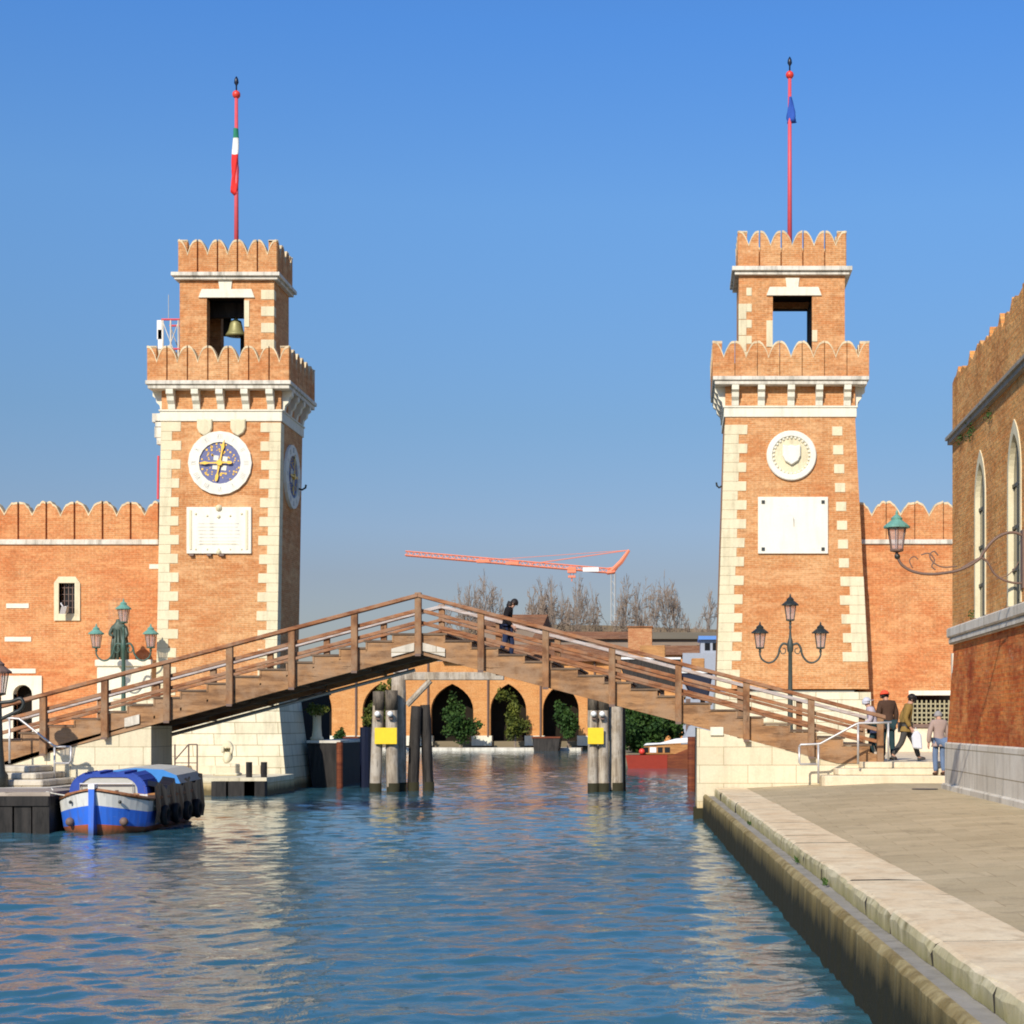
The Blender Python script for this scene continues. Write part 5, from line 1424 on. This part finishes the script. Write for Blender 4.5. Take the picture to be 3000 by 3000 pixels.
# rear cargo cover
MB().box(bx-.85, bx+1.02, by0+3.6, by1-.15, .5, 1.02).build('cargo_coaming', M['varnish'], B1, bev=.03)
cc = MB(); ry0, ry1 = by0+3.55, by1-.1
prof = [(-.92, 1.0), (-.85, 1.18), (-.6, 1.34), (0, 1.40), (.65, 1.36), (.98, 1.22), (1.08, 1.02)]
for a, b_ in zip(prof, prof[1:]):
    n0 = len(cc.v); cc.v += [(bx+a[0], ry0, a[1]), (bx+b_[0], ry0, b_[1]), (bx+b_[0], ry1, b_[1]+.04), (bx+a[0], ry1, a[1]+.04)]; cc.f.append([n0, n0+1, n0+2, n0+3]); cc.m.append(0)
cc.prism_xz([(bx+a, z_) for a, z_ in prof][::-1], ry0+.001, ry0+.02, 1)
cc.build('cargo_cover', [M['canvas_grey'], M['canvas_sky']], B1)
MB().ball((bx-.52, by0+.9, .86), .07, 8).build('buoy', M['red_ball'], B1, smooth=True)
for (p0, p1) in (((bx+.85, by0+1.2, .75), (bx+1.1, by0+1.5, .5)),):
    MB().tube([p0, p1], .02, 6).build('rope', M['cornice'], B1)

for p_ in ([(-.75, 1.0, .70), (-1.05, 1.2, .72), (-1.5, 1.9, .97)], [(.0, .1, 1.08), (-.5, .35, .86), (-1.25, .75, .93)], [(.92, 2.3, .62), (1.04, 2.6, .4), (1.0, 3.2, .62), (1.06, 3.8, .35), (1.0, 4.5, .7)]):
    MB().tube(curve([(a-.0, b, c_) for a, b, c_ in p_]), .016, 6).build('rope', M['cornice'], B1, smooth=True)
for x_, y_ in ((-.4, .45), (.42, .45)):
    MB().tube([(x_, y_, .66), (x_, y_, .98)], .04, 8).tube([(x_-.1, y_, .9), (x_+.1, y_, .9)], .025, 6).build('mooring_bitt', M['iron_brown'], B1)
MB().tube([(-.6, 1.1, .8), (-.6, 1.1, 1.1), (.6, 1.1, 1.1), (.6, 1.1, .8)], .02, 6).build('grab_rail', M['steel'], B1)
B1.location = (X(187, 37.9)-.16, 37.9, 0); B1.rotation_euler = (0, 0, math.radians(2.5))

# red taxi boat behind the right abutment
by_ = 93.0
tx0, tx1 = X(1183, by_), X(1330, by_)
B2 = empty('water_taxi', ((tx0+tx1)/2, by_, 0), 'red and mahogany motor boat with white roof moored beyond the bridge', 'boat')
zq = lambda v: Z(v, by_)
h = MB()
h.prism_xz([(tx0+.2, -.3), (tx1, -.3), (tx1, zq(1400)), (X(1270, by_), zq(1424)), (X(1258, by_), zq(1424)), (tx0-.05, zq(1425))], by_, by_+2.2)
h.build('hull', [M['mahogany']], B2, bev=.05)
MB().prism_xz([(tx0+.1, -.2), (X(1259, by_), -.2), (X(1259, by_), zq(1424)), (tx0-.08, zq(1425))], by_-.03, by_-.002).build('bow_panel', M['boat_red'], B2)
MB().prism_xz([(X(1205, by_), zq(1424)), (X(1290, by_), zq(1424)), (X(1310, by_), zq(1404)), (X(1216, by_), zq(1407))], by_+.25, by_+1.9).build('cabin', M['varnish'], B2, bev=.05)
for (a, b_) in ((1213, 1223), (1226, 1238), (1241, 1250), (1254, 1264)):
    MB().box(X(a, by_), X(b_, by_), by_+.22, by_+.248, zq(1420), zq(1410)).build('cabin_window', M['window'] if a != 1226 else M['white_paint'], B2)
MB().prism_xz([(X(1214, by_), zq(1407)+.005), (X(1330, by_), zq(1400)+.005), (X(1330, by_), zq(1390)), (X(1275, by_), zq(1394)), (X(1245, by_), zq(1402)), (X(1218, by_), zq(1403))], by_+.15, by_+2.0).build('roof', M['white_paint'], B2, bev=.03)
MB().ball((X(1211, by_), by_+.1, zq(1418)), .17, 10).build('buoy', M['red_ball'], B2, smooth=True)
# dark mooring post next to the abutment
q = P(1305, 1480, 60)
tag(MB().tube([(q.x, 62, -1), (q.x+.02, 62, Z(1390, 62))], .16, 10).build('mooring_pile', M['mahogany'], origin=(q.x, 62, 0)), 'reddish brown mooring pile beside the right abutment', 'pile')

# ------------------------------------------------------------------ piles with signs under the bridge
def pile(u0, u1, vt, Yp, label, mat, cap=None, lean=0, grp='mooring piles under the footbridge', ubase=None):
    x, r = X((u0+u1)/2, Yp), (u1-u0)/2*Yp/F
    xb = X(ubase, Yp) if ubase is not None else x
    o = empty('mooring_pile', (xb, Yp, 0), label, 'pile', grp)
    zt = Z(vt, Yp); pts = [(xb, Yp, -1.2)] + [(xb+(x-xb)*k/6, Yp, .1+(zt-.1)*k/6) for k in range(7)]
    MB().tube(pts, [r*rnd.uniform(1.0, 1.07) for _ in pts[:-2]]+[r, r*.92], 12).build('shaft', mat, o, smooth=True)
    MB().tube([(xb, Yp, -1), (xb+.01, Yp, .32)], r*1.09, 12).build('wet_foot', M['footing'], o, smooth=True)
    if cap: MB().tube([(x, Yp, Z(cap, Yp)), (x, Yp, zt+.03)], r*1.05, 12).build('cap', M['pile_cap'], o, smooth=True)
    return o
YP = 61.5
pile(704, 725, 1306, YP, 'left pile of the pair carrying the left yellow sign', M['pile'], 1340, ubase=708)
pile(727, 750, 1304, YP+.05, 'right pile of the pair carrying the left yellow sign', M['pile'], 1340, ubase=741)
pile(738, 766, 1274, YP+.75, 'tallest pale pile reaching up to the timber beam', M['pile'])
pile(775, 796, 1332, YP+.9, 'black pile directly right of the tallest pale pile', M['pile_dark'], ubase=779)
pile(792, 812, 1330, YP+1.2, 'black pile farthest right in the left cluster', M['pile_dark'], ubase=808)
pile(1109, 1128, 1303, YP, 'left pile of the pair carrying the right yellow sign', M['pile'], 1340)
pile(1129, 1148, 1303, YP+.05, 'right pile of the pair carrying the right yellow sign', M['pile'], 1340)
pile(1150, 1175, 1300, YP+.5, 'pale pile standing just right of the right yellow sign', M['pile'])
pile(1168, 1180, 1312, YP+1.3, 'dark pile behind the right cluster', M['pile_dark'], ubase=1174)
for (a, b_, lab) in ((707, 749, 'square yellow sign board on the left pair of piles'), (1109, 1139, 'square yellow sign board on the right pair of piles')):
    yy = YP-.30; o = empty('yellow_sign', (X((a+b_)/2, yy), yy, Z(1388, yy)), lab, 'sign', 'yellow signs on the piles')
    MB().box(X(a, yy), X(b_, yy), yy-.03, yy, Z(1404, yy), Z(1373, yy)).build('panel', M['yellow'], o, bev=.008)
    MB().box(X(a+3, yy), X(b_-3, yy), yy+.002, yy+.06, Z(1400, yy), Z(1397, yy)).box(X(a+3, yy), X(b_-3, yy), yy+.002, yy+.06, Z(1380, yy), Z(1377, yy)).build('mounting_bar', M['steel'], o)
for (a, lab) in ((712, 'left white round lamp above the left yellow sign'), (736, 'right white round lamp above the left yellow sign'), (1120, 'left white round lamp above the right yellow sign'), (1136, 'right white round lamp above the right yellow sign')):
    yy = YP-.36; q = P(a, 1347, yy); o = empty('navigation_lamp', q, lab, 'lamp', 'white lamps on the piles')
    MB().ball(q, .105, 12).build('globe', M['white_paint'], o, smooth=True)
    MB().box(q.x-.07, q.x+.07, q.y+.05, q.y+.25, q.z-.2, q.z-.1).build('bracket', M['iron_brown'], o)
tf = empty('timber_frame', P(850, 1275, YP+1.0), 'weathered timber beam with a diagonal brace on the tall pile', 'beam')
ya = YP+.65
MB().box(X(742, ya), X(950, ya), ya, ya+.3, Z(1283, ya), Z(1268, ya)).build('beam', M['pile'], tf, bev=.02)
MB().tube([P(768, 1330, ya+.1), P(812, 1284, ya+.1)], .11, 8).build('brace', M['pile'], tf)
MB().box(X(744, ya), X(768, ya), ya-.05, ya+.35, Z(1268, ya)+.002, Z(1255, ya)).build('cap_block', M['wood_pale'], tf)

# ------------------------------------------------------------------ background beyond the towers
FY = 157.0; fz = lambda v: Z(v, FY); fx_ = lambda u: X(u, FY)
FB = empty('brick_arcade', (fx_(900), FY, .5), 'long orange brick boathouse with tall pointed dark arches across the basin', 'building')
arches = [(578, 626), (684, 748), (813, 893), (925, 993), (1024, 1092), (1128, 1200), (1232, 1300)]
wb = MB(); pzs = fz(1400); ztopw = fz(1248); zsp = fz(1340); zap_ = fz(1290)
xs = [fx_(470)] + [fx_(q) for a in arches for q in a] + [fx_(1345)]
for i, (a, b_) in enumerate(zip(xs, xs[1:])):
    if i % 2 == 0: wb.box(a, b_, FY, FY+.8, .4, ztopw)
    else:
        cx, hw = (a+b_)/2, (b_-a)/2
        for s2 in (-1, 1):
            pts = [(cx+s2*hw, zsp)] + [(cx+s2*hw*(2*math.cos(t*PI/18)-1 if t < 6 else 0), zsp+(zap_-zsp)*math.sin(t*PI/18)/.866) for t in range(1, 7)] + [(cx, ztopw), (cx+s2*hw, ztopw)]
            wb.prism_xz(pts if s2 > 0 else pts[::-1], FY, FY+.8)
wb.build('wall', M['brick_far'], FB)
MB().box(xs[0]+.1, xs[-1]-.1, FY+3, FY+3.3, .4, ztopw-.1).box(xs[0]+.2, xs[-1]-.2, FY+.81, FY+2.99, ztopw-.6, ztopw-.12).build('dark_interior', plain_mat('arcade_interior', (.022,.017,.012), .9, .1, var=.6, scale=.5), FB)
for i, (a, b_) in enumerate(zip(xs, xs[1:])):
    if i % 2 == 0: MB().box(a-.15, b_+.15, FY-.12, FY+.9, .4, fz(1388)).build('pier_base', M['stone_white'], FB)
for u in (808, 921, 1020, 672, 1122): MB().tube([(fx_(u), FY-.1, fz(1390)), (fx_(u), FY-.1, ztopw)], .10, 6).build('drain_pipe', M['iron_brown'], FB)
MB().prism_yz([(FY-.6, ztopw+.003), (FY+14, ztopw+.003), (FY+7, ztopw+1.9)], fx_(835), fx_(1150)).build('roof', M['tile'], FB)
tag(MB().box(-60, fx_(1100), FY-3.2, FY-.02, -1.2, .25).build('far_quay', M['cornice']), 'pale stone quay edge in front of the far arcade', 'pavement', kind='structure')
# more roofs, chimney, shed and boats between the arcade and the right tower
def house(u0, u1, v0, v1, Yh, dpt, wall, roof, label, ridge=None, name='house'):
    o = empty(name, (X((u0+u1)/2, Yh), Yh, .6), label, 'building')
    x0, x1, zw, zr = X(u0, Yh), X(u1, Yh), Z(v1, Yh), Z(v0, Yh)
    MB().box(x0, x1, Yh, Yh+dpt, .3, zw).build('wall', wall, o)
    if ridge == 'gable':
        MB().prism_xz([(x0-.6, zw+.003), (x1+.6, zw+.003), ((x0+x1)/2+(x1-x0)*.2, zr)], Yh-.4, Yh+dpt+.4).build('roof', roof, o)
    else:
        MB().prism_yz([(Yh-.5, zw+.003), (Yh+dpt+.5, zw+.003), (Yh+dpt/2, zr)], x0-.4, x1+.4).build('roof', roof, o)
    nw = max(1, int((x1-x0)/4)); 
    for k in range(nw):
        xx = x0 + (x1-x0)*(k+.5)/nw; MB().box(xx-.5, xx+.5, Yh-.03, Yh-.005, zw-2.2, zw-.7).build('window', M['window'], o)
    return o
house(905, 1018, 1152, 1182, 190, 14, M['bark'], M['tile'], 'low brown tile-roofed house behind the arcade, left of the bare trees')
house(1010, 1190, 1186, 1206, 182, 12, M['bark'], M['tile'], 'long low house with an orange tiled roof behind the arcade')
house(1225, 1420, 1186, 1206, 200, 16, M['bark'], M['earth'], 'long brown-roofed shed in front of the right hand bare trees')
c = empty('brick_chimney', (X(1207, 170), 170, .6), 'square brick chimney stack on the roofs right of the crane', 'chimney')
MB().box(X(1185, 170), X(1230, 170), 170, 172.2, .5, Z(1184, 170)).build('stack', M['brick_stub'], c)
MB().box(X(1183, 170), X(1232, 170), 169.9, 172.3, Z(1184, 170)+.003, Z(1181, 170)).build('cap', M['tile'], c)
house(1228, 1325, 1214, 1236, 150, 8, M['brick_far'], M['tile'], 'orange tiled low house right of the brick chimney')
s_ = empty('workshop', (X(1320, 140), 140, .6), 'blue-grey workshop with a blue top cabin beside the medallion tower', 'building')
MB().box(X(1288, 140), X(1400, 140), 140, 150, .4, Z(1232, 140)).build('wall', M['shed_grey'], s_)
MB().box(X(1322, 140), X(1380, 140), 141, 146, Z(1232, 140)+.003, Z(1206, 140)).build('cabin', M['shed_grey'], s_)
MB().box(X(1318, 140), X(1384, 140), 140.6, 146.4, Z(1206, 140)+.003, Z(1199, 140)).build('cabin_roof', M['cabin_blue'], s_)
for u in (1330, 1345): MB().box(X(u, 140), X(u+10, 140), 140.96, 140.99, Z(1226, 140), Z(1212, 140)).build('window', M['window'], s_)
for (u0, u1, v0, v1, Yb, lab, mm) in ((1165, 1285, 1244, 1300, 118, 'dark hull of a boat laid up behind the footbridge railing', 'pile_dark'), (1283, 1345, 1270, 1318, 112, 'dark blue hull of a boat laid up next to the medallion tower', 'boat_navy')):
    o = empty('laid_up_boat', (X((u0+u1)/2, Yb), Yb, .6), lab, 'boat')
    x0, x1, z0, z1 = X(u0, Yb), X(u1, Yb), Z(v1, Yb), Z(v0, Yb)
    MB().prism_xz([(x0+.8, z0), (x1-.3, z0), (x1, z1), (x0, z1)], Yb, Yb+3).build('hull', M[mm], o, bev=.08)
    MB().box(x0+.02, x1-.02, Yb-.03, Yb+3.03, z1+.003, z1+.14).build('gunwale', M['white_paint'], o)
    MB().box(x0+(x1-x0)*.35, x0+(x1-x0)*.75, Yb+.5, Yb+2.5, z1+.143, z1+1.0).build('cabin', M['varnish'], o, bev=.05)
    for k in range(2): MB().box(x0+(x1-x0)*(.25+.45*k)-.15, x0+(x1-x0)*(.25+.45*k)+.15, Yb+.6, Yb+2.4, .55, z0).build('stand', M['iron_brown'], o)
gr = empty('boat_ramp', P(1300, 1385, 98), 'grey sloping ramp behind the water taxi', 'ramp')
MB().prism_xz([(X(1272, 100), .3), (X(1345, 100), .3), (X(1345, 100), Z(1362, 100)), (X(1300, 100), Z(1370, 100))], 99, 104).build('slope', M['shed_grey'], gr)

# dark things under the left half of the bridge
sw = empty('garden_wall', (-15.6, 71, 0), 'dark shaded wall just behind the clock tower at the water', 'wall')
MB().box(-19, X(622, 76), 67.3, 76, -1.2, Z(1312, 76)).build('wall', M['dark_shade'], sw)  # shadow on this wall is painted in as near-black colour
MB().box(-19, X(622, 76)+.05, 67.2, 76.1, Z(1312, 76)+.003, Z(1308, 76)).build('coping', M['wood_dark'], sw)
bg_ = empty('barge', (X(612, 64), 66, 0), 'dark barge moored beside the clock tower plinth', 'boat')
bzz = lambda v: Z(v, 66)
MB().prism_xz([(X(592, 66), -.3), (X(633, 66), -.3), (X(642, 66), bzz(1402)), (X(580, 66), bzz(1402))], 66, 73).build('hull', M['jetty_dark'], bg_)
MB().box(X(579, 66), X(643, 66), 65.95, 73.05, bzz(1402)+.003, bzz(1397)).build('deck_edge', M['cornice'], bg_)
cl2 = empty('stone_column', (X(598, 66.6), 66.6, bzz(1398)), 'short pale stone column with a plant on top beside the clock tower', 'column')
MB().lathe([(.26, 0), (.26, .1), (.2, .16), (.17, .5), (.16, 1.0), (.22, 1.08), (.22, 1.16)], (X(598, 66.6), 66.6, bzz(1397)), 12).build('shaft', M['stone'], cl2, smooth=True)

def foliage(name, label, clumps, leaf, n, mat, cat='bush', seed=0, stem=None, origin=None):
    rr = random.Random(seed); m = MB()
    extra = []
    for (cx, cy, cz, a, b_, c_) in clumps:
        for _ in range(5):
            d = Vector((rr.gauss(0,1), rr.gauss(0,1), rr.gauss(0,1))).normalized(); k_ = rr.uniform(.3, .5)
            extra.append((cx+d.x*a*.85, cy+d.y*b_*.85, cz+d.z*c_*.85, a*k_, b_*k_, c_*k_))
    c0_ = clumps[0]; clumps = [(q[0], q[1], q[2], q[3]*.7, q[4]*.7, q[5]*.72) for q in clumps] + extra
    tot = sum(c_[3]*c_[4]*c_[5] for c_ in clumps)
    for (cx, cy, cz, a, b_, c_) in clumps:
        for _ in range(int(n*a*b_*c_/tot)):
            while True:
                p = Vector((rr.uniform(-1,1), rr.uniform(-1,1), rr.uniform(-1,1)))
                if p.length < 1 and (p.length > .55 or rr.random() < .3): break
            q = Vector((cx+p.x*a, cy+p.y*b_, cz+p.z*c_)) + Vector((rr.gauss(0,1), rr.gauss(0,1), rr.gauss(0,1)))*leaf*.5
            s1 = Vector((rr.gauss(0,1), rr.gauss(0,1), rr.gauss(0,1))).normalized()*leaf*rr.uniform(.5, 1.1); s2 = s1.cross(Vector((rr.gauss(0,1), rr.gauss(0,1), rr.gauss(0,1)))).normalized()*leaf*.5
            m.add([q-s1, q+s2, q+s1, q-s2], [(0,1,2,3)])
    c0 = c0_; og = origin or (c0[0], c0[1], .5)
    o = empty(name, og, label, cat)
    m.build('foliage', mat, o, fix=False)
    if stem: MB().tube([(og[0], og[1], stem[0]), (og[0]+.05, og[1], stem[1])], [.12, .06], 6).build('stem', M['bark'], o)
    return o
def cl(u, v, Yc, wu, hv, dy=None):
    s_ = Yc/F; return (X(u, Yc), Yc, Z(v, Yc), wu*s_, dy or wu*s_*.8, hv*s_)
foliage('bush', 'large dense green bush right of the right piles', [cl(1200, 1385, 108, 34, 45, 2), cl(1240, 1370, 109, 34, 42, 2), cl(1268, 1362, 110, 20, 34, 1.6), cl(1190, 1350, 110, 26, 30, 1.6), cl(1215, 1410, 107.5, 30, 20, 1)], .17, 9000, M['leaf'], seed=1, stem=(.4, 2.5))
foliage('bush', 'conical dark green bush at the foot of the first clear arch', [cl(868, 1372, 154, 34, 26), cl(862, 1345, 154.3, 22, 30), cl(850, 1320, 154.5, 10, 22)], .20, 2200, M['leaf'], seed=2, stem=(.2, 2.5))
foliage('bush', 'leaning olive green bush in the middle arch', [cl(972, 1372, 154, 22, 24), cl(968, 1340, 154.3, 16, 26), cl(950, 1312, 154.4, 12, 14)], .20, 1700, M['leaf_yellow'], seed=3, stem=(.2, 2.5))
foliage('bush', 'round dark green bush in the right arch', [cl(1072, 1368, 154, 26, 26), cl(1060, 1340, 154.3, 18, 22)], .20, 1700, M['leaf'], seed=4, stem=(.2, 2.5))
foliage('climbing_plant', 'yellow green creeper hanging over the arch left of the yellow sign', [cl(715, 1345, 150, 22, 22, 1), cl(722, 1315, 150, 18, 20, 1), cl(700, 1362, 150, 16, 16, 1), cl(738, 1288, 150, 8, 12, 1)], .20, 1500, M['leaf_yellow'], 'plant', seed=5, stem=(.3, 3))
foliage('potted_plant', 'spreading yellow green plant on top of the pale column', [cl(598, 1340, 66.6, 24, 7, .5), cl(590, 1334, 66.6, 12, 6, .3)], .10, 420, M['leaf_yellow'], 'plant', seed=6, origin=(X(598, 66.6), 66.6, Z(1350, 66.6)))
foliage('bush', 'small dark bush below the left arch of the arcade', [cl(640, 1390, 152, 14, 16, 1)], .18, 500, M['leaf'], seed=8, stem=(.2, 1))
q = P(690, 1380, 66); tag(MB().tube([(q.x, 66, -1), (q.x, 66, Z(1372, 66))], .22, 10).build('mooring_pile', M['boat_navy'], origin=(q.x, 66, 0)), 'dark blue mooring post left of the yellow sign', 'pile')
q = P(641, 1430, 64.5); tag(MB().tube([(q.x, 64.5, -1), (q.x, 64.5, Z(1400, 64.5))], .12, 10).build('mooring_pile', M['mahogany'], origin=(q.x, 64.5, 0)), 'slim brown mooring post at the bow of the dark barge', 'pile')
for (u0, u1, lab) in ((1004, 1056, 'dark maroon moored barge in front of the right arch'), (648, 676, 'dark red moored boat in front of the left arches')):
    Yb = 150; o = empty('barge', (X((u0+u1)/2, Yb), Yb, 0), lab, 'boat')
    MB().prism_xz([(X(u0+4, Yb), -.2), (X(u1-4, Yb), -.2), (X(u1, Yb), Z(1393, Yb)), (X(u0, Yb), Z(1393, Yb))], Yb, Yb+3).build('hull', M['pile_dark'], o)
    MB().box(X(u0-1, Yb), X(u1+1, Yb), Yb-.05, Yb+3.05, Z(1393, Yb)+.003, Z(1390, Yb)).build('gunwale', M['mahogany'], o)

# bare trees
def bare_tree(u, vt, Yt, spread, seed, label):
    rr = random.Random(seed); base = Vector((X(u, Yt), Yt, .8)); H = Z(vt, Yt) - .8
    o = empty('bare_tree', base, label, 'tree', 'bare winter trees behind the roofs')
    tr, cr = MB(), MB()
    th = H*rr.uniform(.34, .44)
    tr.tube([base, base+Vector((rr.gauss(0,.2), 0, th*.6)), base+Vector((rr.gauss(0,.3), 0, th))], [H*.022, H*.017, H*.014], 6)
    top = Vector(tr.v[-1]); top = base + Vector((0, 0, th))
    def grow(p, d, L, r, lv):
        mid = p + d*L*.5 + Vector((rr.gauss(0,1), rr.gauss(0,1), rr.gauss(0,1)))*L*.07; e = p + d*L + Vector((rr.gauss(0,1), rr.gauss(0,1), rr.gauss(0,.6)))*L*.08
        cr.tube([p, mid, e], [r, r*.8, r*.62], 3 if lv > 1 else 5, cap=False)
        if lv >= 6: return
        for k in range(rr.choice((2, 3, 3)) if lv < 3 else 3):
            ang = Vector((rr.gauss(0,1), rr.gauss(0,1), rr.gauss(.25,.7)))
            nd = (d*1.0 + ang*.52).normalized()
            if nd.z < -.1: nd.z *= -.3
            grow(e if k < 2 else mid, nd, L*rr.uniform(.62, .82), max(r*.60, .05), lv+1)
    for k in range(5):
        a = 2*PI*k/5 + rr.random(); d = Vector((math.cos(a)*.85, math.sin(a)*.85, 1)).normalized()
        grow(top - Vector((0,0,th*.12*rr.random())), d, H*rr.uniform(.17, .22), H*.0085, 1)
    zm = sorted(v[2] for v in cr.v)[int(len(cr.v)*.985)]; k_ = (base.z+H-top.z)/(zm-top.z)
    xm = sorted(abs(v[0]-top.x) for v in cr.v)[int(len(cr.v)*.97)]; kx = spread*62*Yt/F/xm
    cr.v = [(top.x+(v[0]-top.x)*kx, top.y+(v[1]-top.y)*kx, top.z+(v[2]-top.z)*k_*(1.04-.5*min(1, abs(v[0]-top.x)/xm)**2)) for v in cr.v]
    tr.build('trunk', M['bark'], o); cr.build('crown', M['bark'], o, fix=False)
trees = [(878, 1106, 230, .9, 'first bare tree from the left, behind the bridge apex'), (922, 1104, 232, .75, 'bare tree just left of the walking person in black'), (1018, 1116, 226, .8, 'bare tree just right of the walking person in black'),
         (1052, 1104, 228, .9, 'broad bare tree left of the crane hook'), (1098, 1106, 236, .85, 'bare tree between the crane hook and the crane mast'), (1184, 1110, 228, .75, 'bare tree just right of the crane mast'),
         (1218, 1102, 226, .8, 'bare tree above the brick chimney'), (1258, 1108, 231, .9, 'bare tree right of the brick chimney with open sky to its right'), (1342, 1142, 228, .8, 'low bare tree half hidden by the medallion tower')]
for i, (u, vt, Yt, spd, lab) in enumerate(trees): bare_tree(u, vt, Yt, spd, 40+i, lab)
hg = MB()
tag(MB().prism_xz([(X(800, 245), .8), (X(1420, 245), .8), (X(1420, 245), Z(1190, 245)), (X(1300, 245), Z(1186, 245)), (X(1150, 245), Z(1180, 245)), (X(980, 245), Z(1178, 245)), (X(850, 245), Z(1190, 245))], 245, 250).build('embankment', plain_mat('brown_scrub', (.20,.15,.095), .9, .1, var=.4, scale=.4)), 'low brown scrub-covered bank under the bare trees', 'bank', kind='structure')

# tower crane
CY = 300.0; cp = lambda u, v, dy=0: P(u, v, CY) + Vector((0, dy, 0))
CR_ = empty('tower_crane', (X(1157, CY), CY, .8), 'orange tower crane with a long jib above the bare trees', 'crane')
def truss(mb, a, b_, hgt, n, r, dpt=.5):
    a, b_ = Vector(a), Vector(b_); up_ = Vector((0,0,1))*hgt
    for dy in (-dpt, dpt): mb.tube([a+Vector((0,dy,0)), b_+Vector((0,dy,0))], r, 4)
    mb.tube([a+up_, b_+up_], r, 4)
    for i in range(n):
        p0, p1 = a.lerp(b_, i/n), a.lerp(b_, (i+1)/n); mid = (p0+p1)/2 + up_
        for dy in (-dpt, dpt): mb.tube([p0+Vector((0,dy,0)), mid, p1+Vector((0,dy,0))], r*.55, 3)
j = MB(); truss(j, cp(765, 1048), cp(1150, 1081), .75, 34, .13); j.build('jib', M['crane'], CR_)
j = MB(); truss(j, cp(1145, 1082), cp(1160, 1080), .8, 2, .2); j.tube([cp(1150, 1081), cp(1172, 1060), cp(1187, 1038)], [.4, .45, .28], 6); j.tube([cp(1158, 1080), cp(1187, 1038)], .2, 5); j.build('tower_head', M['crane'], CR_)
MB().tube([cp(1187, 1038), cp(1000, 1064)], .09, 5).tube([cp(1187, 1038), cp(900, 1058)], .05, 5).build('tie_cable', M['crane'], CR_)
MB().box(cp(1100, 1).x, cp(1130, 1).x, CY-.65, CY-.58, cp(0, 1079).z, cp(0, 1071).z).build('name_board', M['white_paint'], CR_)
for u0 in (900, 955): MB().box(cp(u0, 1).x, cp(u0+24, 1).x, CY-.6, CY+.6, cp(0, 1062+(u0-900)*.07).z, cp(0, 1056+(u0-900)*.07).z).build('jib_joint', M['crane'], CR_)
MB().box(cp(1071, 1).x, cp(1087, 1).x, CY-.6, CY+.6, cp(0, 1081).z, cp(0, 1070).z).build('trolley', M['crane'], CR_)
MB().tube([cp(1076, 1080), cp(1076, 1086)], .04, 4).tube([cp(1082, 1080), cp(1082, 1086)], .04, 4).box(cp(1072, 1).x, cp(1086, 1).x, CY-.3, CY+.3, cp(0, 1090).z, cp(0, 1086).z).tube([cp(1079, 1089), cp(1079, 1097)], .1, 4).build('hook_block', M['crane'], CR_)
ms = MB()
x0, x1 = cp(1153.5, 1).x, cp(1160.5, 1).x; zt = cp(0, 1082).z
for xx in (x0, x1):
    for yy in (CY-.33, CY+.33): ms.tube([(xx, yy, .8), (xx, yy, zt)], .13, 4)
z = .8; i = 0
while z < zt-1:
    ms.tube([(x0 if i % 2 else x1, CY-.33, z), (x1 if i % 2 else x0, CY-.33, z+1)], .045, 3); z += 1; i += 1
ms.build('mast', M['crane_grey'], CR_)
